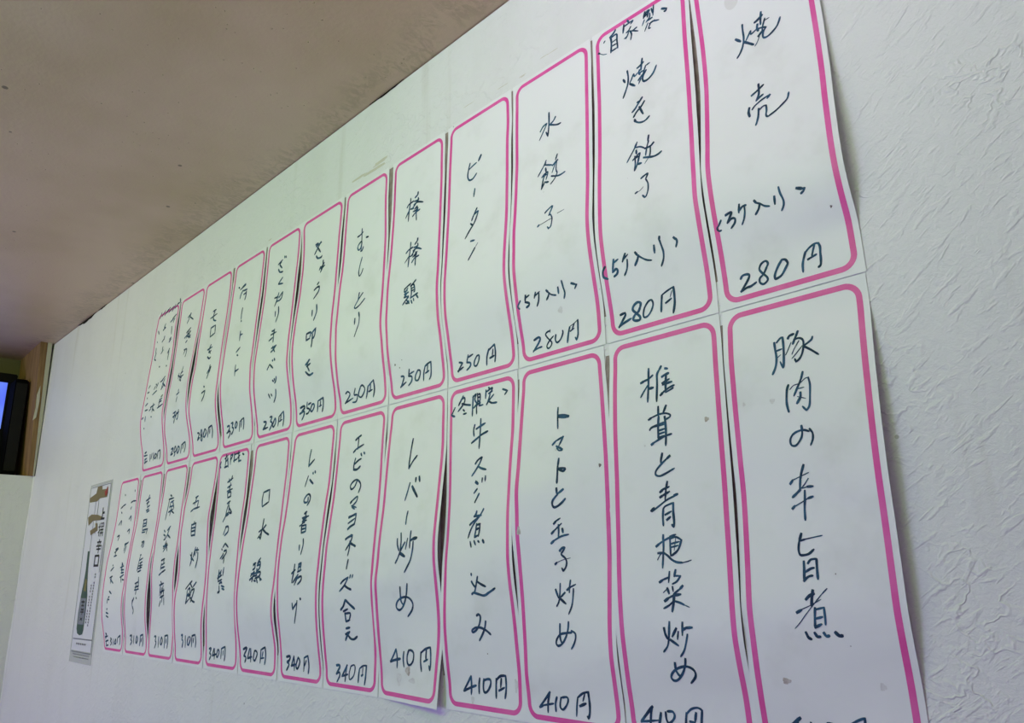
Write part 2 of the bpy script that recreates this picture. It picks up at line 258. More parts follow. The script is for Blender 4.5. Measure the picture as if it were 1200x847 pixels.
('L',6,'L'):(-892.3,'11 10.9 10.7 10.6 10.4 10.2 10 9.9 9.7 9.5 9.3 9.1 8.8 8.6 8.3 8.1 8','0.7 1.5 3.3 4.9 6.3 8.2 10.4 13.4 15.1 16.3 15.9 14.5 12 7.8 3.9 1.3 0.8'),
('L',6,'R'):(-778.2,'9.1 8.8 8.2 7.7 7.1 6.5 5.9 5.3 4.7 4.1 3.4 2.8 2.2 1.6 1 0.6 0.5','0.7 1 1.8 2.8 3.9 6.6 9 10.9 12.6 13.8 14.8 14.2 12.2 8.9 4.8 0.8 0.8'),
('L',7,'L'):(-1020.8,'9.6 9.5 9.3 9.1 8.9 8.6 8.4 8.2 8 7.8 7.5 7.3 7 6.7 6.4 6.2 6.1','0.7 1.1 2 3.5 5.2 6.5 8.6 11.1 13.1 14.9 15.7 15.7 13.5 9.9 5.2 1.6 0.8'),
('L',7,'R'):(-906.7,'5.5 5.3 5.1 4.9 4.6 4.3 4.1 3.8 3.6 3.3 3.1 2.8 2.5 2.2 2 1.8 1.8','0.7 1 1.3 2.2 3.6 4.9 6.3 7.9 9 9.8 11.1 12.9 12 7.3 2.3 0.8 0.8'),
('L',8,'L'):(-1149.3,'-1.5 -1.3 -0.8 -0.2 0.3 0.9 1.5 2 2.6 3.2 3.7 4.3 4.9 5.4 5.9 6.3 6.4','0.7 0.8 0.7 0.7 1.4 2.2 3.7 5.3 6.3 7.3 7.2 7 5.9 4.4 2.4 0.8 0.8'),
('L',8,'R'):(-1035.2,'-3.9 -3.5 -3 -2.5 -2 -1.4 -0.9 -0.4 0.2 0.7 1.2 1.8 2.3 2.8 3.3 3.6 3.7','0.8 1.1 1.6 2.5 3.5 5.8 7.5 8.9 9.4 9.9 10 10 8.1 5.4 2.4 0.8 0.8'),
('L',9,'L'):(-1277.8,'3.7 3.7 3.8 3.8 3.9 4 4.1 4.1 4.2 4.3 4.3 4.4 4.5 4.5 4.5 4.6 4.6','0.7 1.1 2.2 4.8 7.9 9 10.3 9.4 8.1 7.4 8.2 10.3 9.7 7.3 4.3 0.9 0.8'),
('L',9,'R'):(-1163.7,'1.4 1.4 1.4 1.5 1.5 1.5 1.5 1.6 1.6 1.6 1.6 1.6 1.7 1.7 1.7 1.7 1.7','0.7 1.2 2.2 4.2 6.6 8.8 8.3 7.1 5.6 4.8 4.7 5.2 6 5.4 3.3 0.9 0.8'),
('L',10,'L'):(-1406.3,'4.3 4.4 4.4 4.4 4.5 4.5 4.5 4.6 4.6 4.6 4.7 4.7 4.7 4.7 4.7 4.7 4.7','0.7 1.1 1.7 3.1 4.9 6.5 8 8.8 9.4 9.5 7.5 4.9 3.4 2.5 1.7 0.8 0.8'),
('L',10,'R'):(-1292.2,'-4.9 -4.7 -4.2 -3.8 -3.3 -2.8 -2.3 -1.8 -1.4 -0.9 -0.4 0.1 0.7 1.4 2.1 2.2 2.1','0.7 1 1.7 3.1 4.8 5.6 6.3 7.5 9.2 9.5 9.1 7.3 5.4 3.3 1.1 0.8 0.8'),
('L',11,'L'):(-1534.8,'3.9 4 4.1 4.3 4.4 4.6 4.7 4.9 5.1 5.2 5.4 5.5 5.6 5.7 5.8 5.9 5.9','0.7 1.1 1.9 2.4 2.7 4.7 7.1 8.9 10.5 11.6 12.2 11.8 10.1 7.3 3.6 0.8 0.8'),
('L',11,'R'):(-1420.7,'-2 -1.7 -1.2 -0.6 -0.1 0.5 1.1 1.7 2.3 2.9 3.5 4 4.6 5.2 5.7 6 6.1','0.7 0.9 1 1.3 2 3.1 4.8 7.3 9.8 10.4 10.9 11 9.8 7.6 3.5 0.8 0.8'),
('L',12,'L'):(-1663.3,'1.1 1.6 2.3 3.1 3.9 4.7 5.6 6.4 7.3 8.1 8.9 9.8 10.6 11.3 12 12.7 13.1','0.7 1.2 2.1 3.1 4.1 6 8.5 11.2 14 15.1 16 16 14.9 12.4 7.6 2.9 0.8'),
('L',12,'R'):(-1549.2,'-6.7 -6.4 -5.9 -5.3 -4.8 -4.2 -3.7 -3.1 -2.5 -2 -1.4 -0.8 -0.2 0.3 0.9 1.3 1.5','0.7 0.8 0.6 0.5 0.4 1 2.8 4.8 6.5 7.5 8.7 10.4 9.7 6.8 2.6 0.9 0.8')}
# pen strokes: width in tenths of a millimetre, then points as (across/1000, down/10000) on the strip
INK={
('U',0,'dish_name'):'''27 321,2822 365,2964
21 397,2507 395,2688 396,2924 379,3130 350,3284 318,3383
26 392,3022 425,3112 476,3255
18 416,3014 445,2898 465,2816 465,2920 519,2864
27 508,2648 537,2624 583,2555
23 575,2450 563,2660 559,2796
18 601,2693 579,2846 565,3000
10 603,2748 639,2740
26 532,2745 524,2846 532,2939
19 530,2884 557,2896 602,2953
25 525,3095 556,3034 573,3001
10 537,3103 512,3238 486,3318
21 602,2953 575,3044 566,3157 576,3224 610,3236 659,3173 701,3074 731,2901
23 418,4687 469,4625 527,4536
23 485,4446 486,4590 481,4761 457,4901
21 457,4901 487,4847 518,4809
26 393,5014 385,5144 394,5276
18 418,5107 442,5030 507,4945 575,4911
25 575,4911 552,4976
21 473,5159 468,5355 457,5491 442,5608
18 472,5222 511,5155 538,5168
19 538,5168 539,5316 533,5447 545,5508 570,5494 622,5438 674,5347 715,5251 729,5099''',
('U',0,'portion_note'):'''19 53,7726 27,7830 8,7887 18,7965 41,7974
25 99,7648 149,7622 143,7691 104,7847
21 104,7851 146,7783 173,7812 165,7913 128,8009
23 229,7514 215,7706
21 219,7667 253,7597 284,7592
18 269,7614 265,7740 249,7895 224,8020
26 356,7562 369,7632
18 369,7632 401,7696 431,7782 469,7831
22 395,7704 379,7804 348,7901
24 520,7647 514,7830
19 565,7467 569,7620 583,7804 578,7923 555,8033
27 697,7657 745,7725
21 756,7717 745,7776 722,7817''',
('U',0,'price'):'''23 134,9309 152,9243 188,9238 208,9284 187,9406 125,9625
23 125,9625 174,9570 211,9559 257,9503
20 358,9199 370,9136 355,9057 317,9096 296,9205 313,9317 346,9444 350,9534 316,9600 288,9543 290,9436 326,9350 358,9199
22 481,9147 448,9263 416,9424 409,9524 418,9565 464,9512 504,9358 521,9269 507,9172 481,9147
21 664,9139 644,9284 631,9417 627,9592
18 667,9142 697,9068 738,9017 766,9025
21 766,9025 774,9125 770,9265 767,9426 760,9543 742,9584
18 738,9027 721,9155 707,9274
19 673,9334 704,9306 741,9273''',
('U',1,'heading_note'):'''18 99,452 82,499
25 12,751 28,794
10 28,794 71,899 114,949
27 233,292 203,375 159,435
27 169,454 177,651 167,989
23 180,472 244,465 245,682 252,970
18 180,657 244,633
18 175,787 246,791
21 167,959 247,946
27 380,224 399,334
27 337,297 323,562
20 341,365 398,349 445,344 418,415
19 361,631 393,582 416,502
18 393,582 370,753 333,794
21 403,630 421,785 408,959
18 381,712 353,830
21 484,657 422,696
20 423,666 497,809
26 587,309 568,497
26 569,454 620,415 637,328
23 590,404 622,315 612,534
20 639,451 635,579 594,681
18 688,261 674,592
20 661,330 676,536
26 614,658 663,646
23 690,787 631,796
18 641,800 619,939 640,963
18 576,572 548,717
18 613,746 574,961
20 661,777 735,863
27 773,547 823,637
22 826,628 817,700 798,679''',
('U',1,'dish_name'):'''27 302,2176 321,2295
23 352,1949 361,2170 353,2391 327,2583 292,2791
27 375,2433 433,2594
19 375,2398 397,2318 424,2174 433,2275 469,2219
25 467,2055 502,2027 543,1966
25 530,1828 517,2052 509,2185
20 564,2133 536,2318 525,2386
18 569,2127 611,2111
25 495,2160 484,2229 497,2310
20 483,2257 538,2247
25 474,2474 505,2410 536,2346
18 504,2466 477,2595
25 567,2282 530,2422 523,2526 541,2613 590,2608 645,2500 682,2320
25 509,3098 463,3232 427,3348 390,3420
25 532,3256 490,3388 440,3482 404,3604
20 449,3182 478,3171
27 471,3359 511,3646
25 413,3697 427,3760
22 412,3739 455,3851 503,3902 541,3889 580,3820
18 436,4470 406,4638 362,4815 321,4983
25 426,4526 411,4617
18 416,4624 468,4663 519,4781
27 564,4430 555,4583
24 616,4725 579,4796 519,4795
19 562,4607 542,4772 526,5024
19 579,4782 577,4984 567,5107
24 503,5061 558,5121 612,5167 657,5161 694,5117
9 557,5135 515,5268
25 425,4720 427,4834
20 385,5000 419,4934 466,4861 441,5075
19 409,4894 413,5119 402,5352
22 419,4961 452,4965 441,5129 407,5344
27 445,5190 478,5206
21 470,5682 507,5636 544,5616 520,5758
18 520,5758 542,5906 543,6090 523,6262 504,6305
7 405,6069 456,6038 494,5965
21 405,6069 429,6044
21 504,6305 482,6214''',
('U',1,'portion_note'):'''26 9,7842 -21,7952 -23,8111 21,8205
27 111,7725 82,8068
25 106,7818 157,7762
27 87,8060 124,8007 139,8069 125,8154 92,8194
25 242,7675 203,7870
20 210,7828 268,7724
21 255,7858 249,7998 235,8130 204,8259
27 346,7737 367,7841
19 367,7841 415,7969 455,8053 501,8103
27 376,7849 361,7955 328,8088
27 546,7737 542,7933
26 612,7554 605,7640
21 607,7643 619,7818 628,7991 619,8170 588,8339
27 745,7709 766,7787
23 767,7765 772,7851 755,7973''',
('U',1,'price'):'''27 94,9285 144,9264
27 144,9264 150,9328 117,9449 70,9623
26 70,9611 124,9541 206,9470
27 314,9230 324,9132 294,9084 250,9143 234,9251 269,9373 303,9497 296,9576 255,9569 229,9512 250,9406 290,9341 314,9230
20 450,9210 437,9133 400,9157 356,9299 339,9453 347,9544 384,9537 423,9424 446,9300 450,9210
24 548,9104 534,9301 524,9530
18 549,9093 600,9030 667,8972
26 670,8974 669,9182 663,9407 643,9654
10 650,9061 625,9214
23 576,9335 636,9257''',
('U',2,'dish_name'):'''25 481,1826 480,2238 463,2671
27 463,2655 438,2494
23 354,2356 395,2226 451,2181
18 451,2196 395,2432 341,2655
23 574,2110 543,2222 494,2291
23 488,2288 561,2396 609,2445 645,2445
20 440,3525 404,3695 326,3967
27 434,3611 416,3680
23 428,3672 532,3810
23 597,3507 573,3675
27 603,3715 532,3834
19 574,3767 527,4073
19 591,3730 581,4020 599,4165
22 516,4186 599,4280 652,4294 704,4265
18 599,4165 564,4332 508,4458
27 435,3799 442,3931
21 382,4070 418,3993 467,3979 444,4210
21 443,3993 407,4132 380,4481
26 380,4481 427,4279
20 401,4062 455,4040
27 439,4310 475,4340
22 441,5402 481,5329 544,5268 496,5540
19 496,5540 519,5536 542,5679 538,5807 527,5939 498,5995
10 492,5697 544,5682
9 612,5599 703,5571
9 492,5697 445,5718 362,5745
25 365,5734 344,5770
22 498,5995 481,5918''',
('U',2,'portion_note'):'''23 49,7942 5,8099 29,8185
27 127,7826 113,8032
24 126,7906 176,7859
27 113,8032 163,8098 156,8168 121,8205
23 265,7841 241,7997
20 256,7941 319,7858
23 308,7903 293,8117 264,8268
27 406,7888 430,7973
20 430,7973 464,8066 522,8133
23 437,7992 424,8087 396,8176
27 558,7919 557,8101
22 612,7763 624,7986 634,8149 616,8302
27 725,7934 774,8005
24 789,8017 762,8117''',
('U',2,'price'):'''27 158,9248 229,9203 234,9312 137,9595
21 137,9569 210,9523 257,9514
10 387,9077 382,9165
19 380,9111 344,9126 320,9187 345,9309 392,9473 372,9592 339,9623 325,9534 364,9401 421,9296
22 453,9279 442,9428 465,9524 512,9451 546,9292 544,9214
25 639,9179 614,9366 596,9614
10 646,9158 691,9114 746,9038
24 746,9038 739,9302 734,9478 713,9618
18 697,9117 663,9272
18 639,9307 691,9254
20 713,9618 698,9530''',
('U',3,'dish_name'):'''38 561,1940 521,2111
27 370,2034 343,2294 333,2523 362,2696 423,2719 489,2581
23 350,2268 417,2199 484,2148
27 464,3158 448,3442
26 511,3956 477,4099 443,4260 427,4358
27 477,4150 527,4090
26 535,4099 509,4300 469,4503 387,4743 328,4944
27 410,4455 449,4563
27 425,5143 491,5170
10 553,5324 507,5470
27 507,5470 454,5658 405,5835''',
('U',3,'price'):'''27 135,9214 191,9262
27 191,9262 140,9406 110,9521
27 103,9502 199,9412
24 297,9062 263,9277
23 285,9146 374,9082
27 262,9291 320,9340 314,9453 256,9549
24 432,9181 389,9325 382,9466 420,9489 459,9340 470,9176 432,9181
27 631,9081 592,9309 582,9574
24 630,9108 680,9043 727,8981
26 727,8981 730,9173 724,9364 712,9541
23 696,9123 676,9334
27 636,9379 705,9339''',
('U',4,'dish_name'):'''27 367,2048 365,2213
27 295,2375 335,2272 436,2238
27 365,2213 343,2596 337,2997
27 350,2530 275,2800
27 372,2517 443,2561
34 521,1948 514,2051 461,2119
27 526,2195 537,2300 446,2268
27 439,2409 521,2372 636,2505
27 519,2278 476,2413 415,2528
27 463,2620 515,2531
27 506,2540 529,2694 429,2692
27 500,2624 502,2848 514,3134
27 426,2891 486,2793 575,2746
26 423,3989 424,4170
27 337,4364 388,4277 476,4239
27 424,4170 409,4584 402,4985
22 407,4547 327,4756
27 426,4583 487,4571
33 564,3954 558,4055 512,4151
27 570,4174 573,4284 494,4276
27 481,4405 558,4357 654,4487
27 555,4266 516,4404 461,4563
27 507,4625 572,4512
25 537,4495 559,4623 482,4654
27 544,4609 545,4820 546,5049
27 472,4875 528,4734 609,4707
27 584,5672 528,5776 482,5839
27 359,5871 426,5791 485,5739
25 368,5879 362,5977 422,5959
25 428,5879 372,6054 450,6051
27 364,6082 408,6102 359,6197
27 359,6197 455,6226 405,6319 337,6467
26 413,6326 458,6497
27 496,5851 546,5826 574,6088 555,6123
22 499,5956 558,5939
22 510,6051 561,6043
27 496,5851 508,6168 491,6339
27 491,6322 609,6253 634,6240
27 609,6303 644,6431
27 457,6396 467,6521
27 505,6418 527,6552
27 551,6388 560,6479
27 398,6448 441,6500''',
('U',4,'price'):'''27 208,9080 258,9102 252,9199 185,9478
27 180,9459 295,9333
27 379,8912 354,9132
22 364,9090 463,9033
26 349,9144 412,9196 398,9358 339,9483
25 537,9035 483,9205 475,9355 526,9384 571,9209 576,9073 537,9035
26 677,8980 641,9203 626,9456
26 677,8980 728,8918 790,8880
25 790,8880 779,9162 765,9366 735,9478
22 730,8935 706,9180
26 672,9221 739,9169''',
('L',0,'dish_name'):'''21 359,1097 364,1277 369,1484 356,1679 329,1833
18 377,1110 406,1026 426,1014
21 426,1014 429,1219 427,1421 420,1679 412,1724
18 412,1724 396,1583
18 373,1308 414,1287
8 369,1484 404,1416
23 466,1076 479,1018 512,995
21 544,948 524,1081 509,1173 501,1229
9 489,1179 458,1362 440,1450
18 510,1133 549,1120 577,1181 580,1325 565,1495 543,1600 516,1657
19 516,1657 508,1586
9 548,1180 511,1338 489,1463
9 570,1318 521,1465 486,1562
18 649,1157 639,1226 586,1319
19 582,1337 630,1450 683,1594
21 442,2147 427,2256 417,2504 421,2661 427,2751
8 449,2258 481,2179 527,2157 568,2075 594,2061
18 594,2061 602,2221 595,2467 584,2689 559,2781
18 559,2781 533,2682
19 557,1912 539,2067 508,2244 477,2411
9 507,2272 556,2262
22 527,2361 523,2465 494,2594
9 502,2444 561,2515
22 510,3097 513,3202
18 513,3202 505,3330 478,3449 450,3512 421,3482 417,3367 439,3263 480,3206 526,3199 562,3243
18 567,3190 586,3291 584,3420 564,3541
22 380,4316 403,4235
9 402,4240 456,4184 526,4115
22 495,3940 472,4107 460,4230
20 460,4230 452,4374 449,4455
22 451,4456 417,4537 388,4602
10 519,4235 488,4348 456,4439
9 466,4433 505,4408
21 505,4408 546,4410
20 483,4483 477,4670 468,4883 466,5096
24 379,4842 399,4787
10 398,4796 455,4719 502,4650
21 502,4650 538,4623
23 427,5370 407,5526
19 407,5526 398,5683 405,5798 432,5813 470,5787 506,5704
18 413,5518 454,5488
10 454,5488 523,5454 575,5430
22 428,5939 426,6120 420,6326
18 455,5984 478,5908 518,5894
22 519,5903 517,6091 517,6294
19 438,6147 473,6088 497,6073
19 417,6335 450,6250 483,6226
24 421,6700 447,6628 481,6586
24 474,6518 463,6678 457,6821
25 348,6962 381,6909
7 381,6900 450,6813 524,6694
10 572,6485 533,6593
9 533,6593 481,6762
7 481,6762 413,6983 363,7155 321,7277
20 478,6862 469,7046 461,7247
18 479,6895 539,6851
18 539,6851 538,7041 534,7182
20 476,7071 521,7034
21 461,7247 508,7176
23 392,7346 405,7444 424,7475
23 452,7347 467,7420 487,7418
23 514,7341 528,7405 548,7394
27 591,7324 613,7386 635,7384''',
('L',0,'price'):'''25 263,9029 215,9142 124,9372 142,9382 230,9309 279,9283
20 244,9051 228,9285 215,9515
20 332,9095 321,9251 308,9447
18 445,9065 414,9218 412,9377 451,9378 491,9253 494,9096 445,9065
19 583,9065 577,9221 565,9410
18 588,9063 636,8970 687,8900
21 690,8899 684,9106 670,9339
18 603,9197 664,9152
18 644,9013 634,9170''',
('L',1,'dish_name'):'''27 278,1333 314,1296
22 314,1296 358,1264 402,1186
24 359,985 357,1402 344,1866
18 352,1423 307,1582 275,1715
27 355,1529 403,1521
26 486,995 463,1096
24 463,1096 444,1200 443,1452 433,1902
27 524,1076 549,1099
26 492,1286 530,1241 560,1225
27 535,1232 528,1456 525,1658
25 494,1459 562,1385
27 498,1495 586,1467
27 473,1765 499,1700
21 499,1700 559,1609 609,1571
18 524,1714 575,1663 600,1633
23 347,2347 377,2305
18 377,2305 449,2251 516,2254 556,2309 555,2361 513,2414
23 446,2048 444,2304
25 523,2054 491,2238
21 355,2618 382,2553 513,2469
18 386,2554 512,2523
25 447,2316 438,2566 436,2894
25 505,2333 509,2467 511,2751 502,3061
20 443,2667 505,2640
20 441,2754 503,2726
18 439,2841 506,2814
27 365,2997 391,2952
20 391,2952 447,2887 505,2825 563,2799
24 464,3251 448,3417 450,3503
26 534,3336 501,3404
20 501,3404 450,3514 398,3657 392,3762 428,3805 486,3759 568,3659
24 497,3963 483,4126
22 483,4126 470,4394
26 425,4205 455,4140
22 455,4140 512,4092
26 423,4330 452,4285
22 452,4285 514,4208
18 341,4657 416,4527 490,4399 571,4315
27 555,4312 587,4289
26 333,4640 362,4573
18 446,4633 468,4555 540,4489
22 448,4633 442,4818 444,5013
25 543,4490 540,4714 544,4939 538,5059
23 538,5059 523,5006
21 464,4760 521,4690
26 478,4886 511,4821
26 369,5501 402,5434
19 402,5434 451,5359 495,5305
23 438,5236 435,5387
21 499,5285 551,5242
19 499,5310 499,5531 500,5730
18 506,5331 553,5298 602,5374
21 602,5374 580,5540 556,5636 508,5730
18 508,5452 582,5411
18 511,5532 569,5499
9 553,5298 533,5614
21 437,5302 436,5564 422,6002
10 431,5623 398,5721 377,5819
23 383,5659 438,5654
21 438,5654 477,5738 507,5819 552,5882 605,5896
10 605,5896 651,5870 681,5843
25 389,6336 422,6278
18 422,6278 477,6221
19 483,6094 471,6338
23 538,6057 524,6203
18 524,6193 581,6195
18 581,6195 545,6320 505,6377
10 420,6572 457,6484
27 457,6474 471,6590
18 504,6436 509,6542
24 596,6417 568,6494
18 568,6494 509,6609
27 429,6765 469,6687
20 469,6687 516,6629
27 524,6628 574,6609
27 516,6629 509,6782 492,6993
18 510,6763 466,6860 417,6930
20 521,6763 566,6799 603,6845
10 603,6845 646,6894
25 405,7368 411,7491 428,7604
23 458,7229 440,7602
18 440,7602 418,7777 376,7907
24 515,7366 473,7550
27 453,7629 515,7743
20 530,7439 516,7602
22 574,7229 563,7511
24 570,7398 602,7348
27 602,7348 654,7333
18 608,7486 592,7638 561,7849 522,7986
26 462,8138 459,8299
22 459,8299 473,8372 491,8433
22 560,8026 547,8188 514,8363 468,8504 429,8532 409,8461 434,8342 485,8247 548,8197 597,8224 624,8302 620,8413 575,8553''',
('L',1,'price'):'''27 197,9169 135,9351 76,9540
20 76,9540 241,9457
23 194,9179 175,9338 163,9548 157,9737
27 268,9289 246,9520 237,9690
22 312,9256 312,9406 332,9491 373,9404 389,9306 374,9227 328,9236
22 497,9216 486,9348 473,9623
19 496,9235 542,9120 595,9077 629,9111
23 632,9120 614,9395 602,9647
25 578,9191 561,9377
23 517,9392 560,9404''',
('L',2,'dish_name'):'''22 474,1490 469,1753 471,2106
48 490,1751 599,1801
27 409,2555 449,2458
21 449,2458 536,2361
24 536,2361 485,2608
26 455,2609 526,2720
18 460,2660 486,2743 526,2744
26 484,2974 473,3189
26 473,3189 470,3477 467,3655
27 478,3251 555,3262
26 560,3287 536,3340 488,3290
27 462,3797 466,3921 474,3970
27 537,3844 479,3947
25 474,3970 420,4123 412,4238 433,4318 475,4287 524,4192 557,4106
27 423,4766 452,4689
18 452,4689 495,4627
27 396,5028 431,4940
20 431,4940 508,4768
22 475,4797 476,4970 470,5129
27 516,4907 522,5011
27 385,5291 421,5215
20 421,5215 503,5111 583,5072
27 474,5500 501,5428 532,5416
22 532,5416 514,5493 491,5570 497,5616
22 497,5616 533,5697 546,5810 532,5943 504,6027
22 504,6027 491,5952
27 416,5846 436,5803
7 436,5803 499,5740 590,5691
27 410,6508 439,6718
20 465,6353 458,6585 452,6718
20 452,6740 437,6850 415,6939
25 515,6585 469,6696
27 459,6740 521,6869
27 540,6519 580,6443
19 580,6443 637,6378
20 582,6267 570,6432 565,6585
20 613,6487 605,6715 588,6932 552,7128
25 446,7389 441,7606 443,7757 458,7862
23 546,7327 536,7531 506,7727 462,7883 415,7943 391,7882 405,7762 448,7648 519,7608 579,7591
21 575,7544 618,7607 620,7734 597,7885 567,7995''',
('L',2,'price'):'''25 267,9130 200,9331 127,9545
27 127,9545 175,9488
20 175,9488 232,9450 298,9409
25 264,9131 233,9386 224,9643
25 342,9238 319,9404 319,9592
22 391,9235 374,9388 376,9491 405,9524 447,9408 470,9276 457,9206 401,9232
21 581,9183 563,9395 552,9633
21 588,9170 646,9061 705,9015
27 705,9015 706,9169 706,9332 698,9536 682,9652
21 682,9652 670,9605
19 664,9077 636,9250
27 596,9385 666,9303''',
('L',3,'heading_note'):'''21 68,718 25,887
27 25,887 11,953 64,1021
27 206,396 163,548 127,675
24 170,494 228,466 221,635 121,875
27 185,646 250,708 329,762
27 206,858 231,914
27 213,1005 260,1000
27 371,483 365,794 361,1133
24 363,536 420,438 398,612 428,769 380,887
25 441,435 448,666 429,855 431,1096
23 441,492 482,471 482,684 448,694
20 447,566 482,570
23 428,826 490,744 470,847 532,850
27 620,334 640,387
26 579,396 571,659
23 585,456 680,367 660,468
23 619,530 680,479
23 646,489 632,649 600,829
23 587,878 627,758 699,601
26 613,751 668,858 748,882
27 838,504 909,589
26 909,589 870,692''',
('L',3,'dish_name'):'''27 502,1298 499,1588 492,1917 487,2245
27 407,1450 388,1623 397,1808
27 429,1599 498,1532 573,1469
27 358,2028 447,1912 529,1808 617,1745
27 436,2722 477,2615 539,2542
27 546,2545 508,2734 454,2904 385,3084
27 481,2805 540,2893 619,2954
27 564,3207 561,3325
27 614,3156 613,3301
43 455,3293 493,3358
27 485,3514 433,3632
26 521,3669 481,3816 451,3927
33 497,4207 481,4307 460,4355
27 453,4353 576,4339
26 611,4154 561,4323 478,4513 410,4733 365,4984
27 385,4600 449,4495 548,4372
27 502,4582 491,4798 474,4986
26 502,4620 566,4593
27 559,4592 555,4756 538,4957
26 491,4759 547,4717
27 481,4975 530,4931
27 404,5104 425,5260
27 469,5087 495,5205
27 533,5096 555,5136
34 610,5081 632,5158
27 430,6045 434,6095
27 432,6269 463,6380 495,6442
27 528,6135 503,6369 471,6614
27 526,6283 582,6357 645,6418
27 431,6639 459,6590
27 459,6590 535,6638 616,6673 689,6587 781,6467
27 485,7247 517,7209 539,7292 514,7510 466,7659 420,7724 410,7665 456,7588
27 456,7588 529,7581 610,7657 666,7758
27 609,7395 589,7599 545,7795 503,7943''',
('L',3,'price'):'''27 337,8967 278,9172 212,9404
27 218,9402 311,9295 401,9209
27 337,8967 333,9206 322,9469
27 458,9000 441,9204 438,9416
27 518,9010 502,9213 512,9362 555,9339 603,9165 608,9014 567,8999 517,9046
27 691,8960 681,9192 678,9478
27 690,8995 746,8880 815,8853
27 817,8853 820,9090 813,9273 798,9456
27 758,8946 743,9177
27 717,9275 795,9176''',
('L',4,'dish_name'):'''27 462,1467 439,1820 424,2206 423,2503
27 423,2497 490,2257 558,2087
33 575,2859 574,2989
36 632,2832 648,2996
26 472,3005 441,3303 407,3586
39 519,3134 567,3307 629,3509
27 486,3970 475,4167 473,4394
27 347,4856 357,5055 391,5255
27 406,4681 421,4978 414,5257
27 493,4987 443,5176 415,5285
27 415,5285 374,5504 335,5654
45 417,5341 497,5445
24 537,4868 510,5211
27 586,4638 582,4915 583,5178
32 591,4944 635,4894
40 635,4894 702,4870
27 640,4978 637,5225 605,5550 546,5791 502,5953
27 422,6421 419,6680 424,6870 451,6978
27 542,6327 519,6652 478,6923 430,7100 379,7157 339,7063 359,6899 427,6775 513,6739 579,6813 613,6973 589,7160 521,7351''',
('L',4,'price'):'''27 299,8397 248,8606 188,8805
32 188,8799 277,8734 375,8677
27 302,8396 318,8674 310,8966
27 438,8455 426,8680 438,8908
27 524,8389 495,8590 504,8796 550,8839 601,8700 605,8467 553,8385 516,8416
27 730,8421 731,8701 754,8979
27 734,8433 795,8322 875,8252
27 878,8259 892,8496 901,8744 895,8919
27 895,8919 875,8799
27 816,8332 815,8509 818,8609
27 785,8691 847,8617''',
('L',5,'price'):'''33 223,9137 287,9118 291,9195 215,9427
30 215,9427 280,9362 288,9482 234,9686
30 451,9083 397,9276 336,9481
29 336,9481 459,9394
27 445,9094 422,9312 403,9637
21 525,9109 491,9337 493,9536 531,9528 584,9397 610,9173 592,9056 525,9109
31 700,9155 682,9376 674,9603
23 706,9144 765,9053 830,9031
31 833,9031 826,9266 817,9463 802,9650
18 766,9102 755,9320
31 737,9383 767,9337''',
('L',5,'dish_name'):'''33 388,1022 446,942 512,887
27 459,968 458,1194 456,1398
33 362,1487 419,1384
32 419,1384 583,1263
33 539,1591 560,1680
32 603,1574 624,1630
29 424,1734 399,1949 397,2151
29 400,1970 490,1838 555,1791
36 397,2151 471,2175 545,2078
29 499,2604 457,2811 390,2893 359,2765 410,2618 490,2561 567,2682 588,2846 553,3054
36 402,3410 442,3320
26 442,3320 543,3194 528,3379 446,3538
25 433,3515 543,3598
25 449,3578 512,3650
36 407,3942 451,3911 560,3834
28 560,3834 555,4085 542,4217
30 412,4157 538,4004
35 417,4371 468,4282 552,4200
30 501,4583 516,4635
35 398,4734 450,4664 536,4600
30 536,4600 517,4807 425,5120
29 498,4804 501,5071 480,5315
34 511,4882 571,4946 623,5001
32 500,5466 487,5634 478,5783
29 381,6302 434,6192 529,6083
29 576,6003 563,6103
29 620,6005 611,6093
29 529,6081 460,6357 362,6561
33 460,6357 527,6450 596,6505
36 476,6873 438,7077 381,7209
36 487,6873 568,7018 657,7160
33 433,7261 521,7177
33 464,7315 470,7479 476,7607
28 474,7333 559,7310 567,7382 541,7548
32 476,7607 551,7547
32 466,7845 541,7802
32 447,8048 535,7948
33 524,7967 477,8099 440,8249
32 498,8079 547,8182 608,8193 673,8096''',
('U',5,'dish_name'):'''24 435,2162 436,2437 438,2729
33 331,2447 392,2426
24 392,2426 469,2341
33 545,2667 597,2686
28 438,2729 368,2822 346,2962 375,3086 425,3005 444,2751
24 445,2800 434,3046 430,3170
28 422,3178 456,3178 485,3030
24 474,3500 440,3788 424,4093 434,4260 457,4328 497,4221 520,4052
27 485,5091 476,5254 470,5402
25 567,5158 520,5273 470,5402 407,5613 404,5702 444,5725 527,5630 621,5446
36 434,6182 432,6405
33 511,5968 533,6181
22 533,6181 528,6445 485,6680 432,6937''',
('U',5,'price'):'''26 144,9067 197,9010 235,9156 109,9431
26 109,9431 296,9314
26 368,8975 328,9205 398,9242 366,9478 283,9478
26 487,8956 421,9254 485,9371 570,9126 534,8940 487,8956
32 644,9042 591,9469
25 644,9042 766,8861
31 766,8861 774,9195 745,9493
26 702,8990 681,9227
26 648,9250 728,9211''',
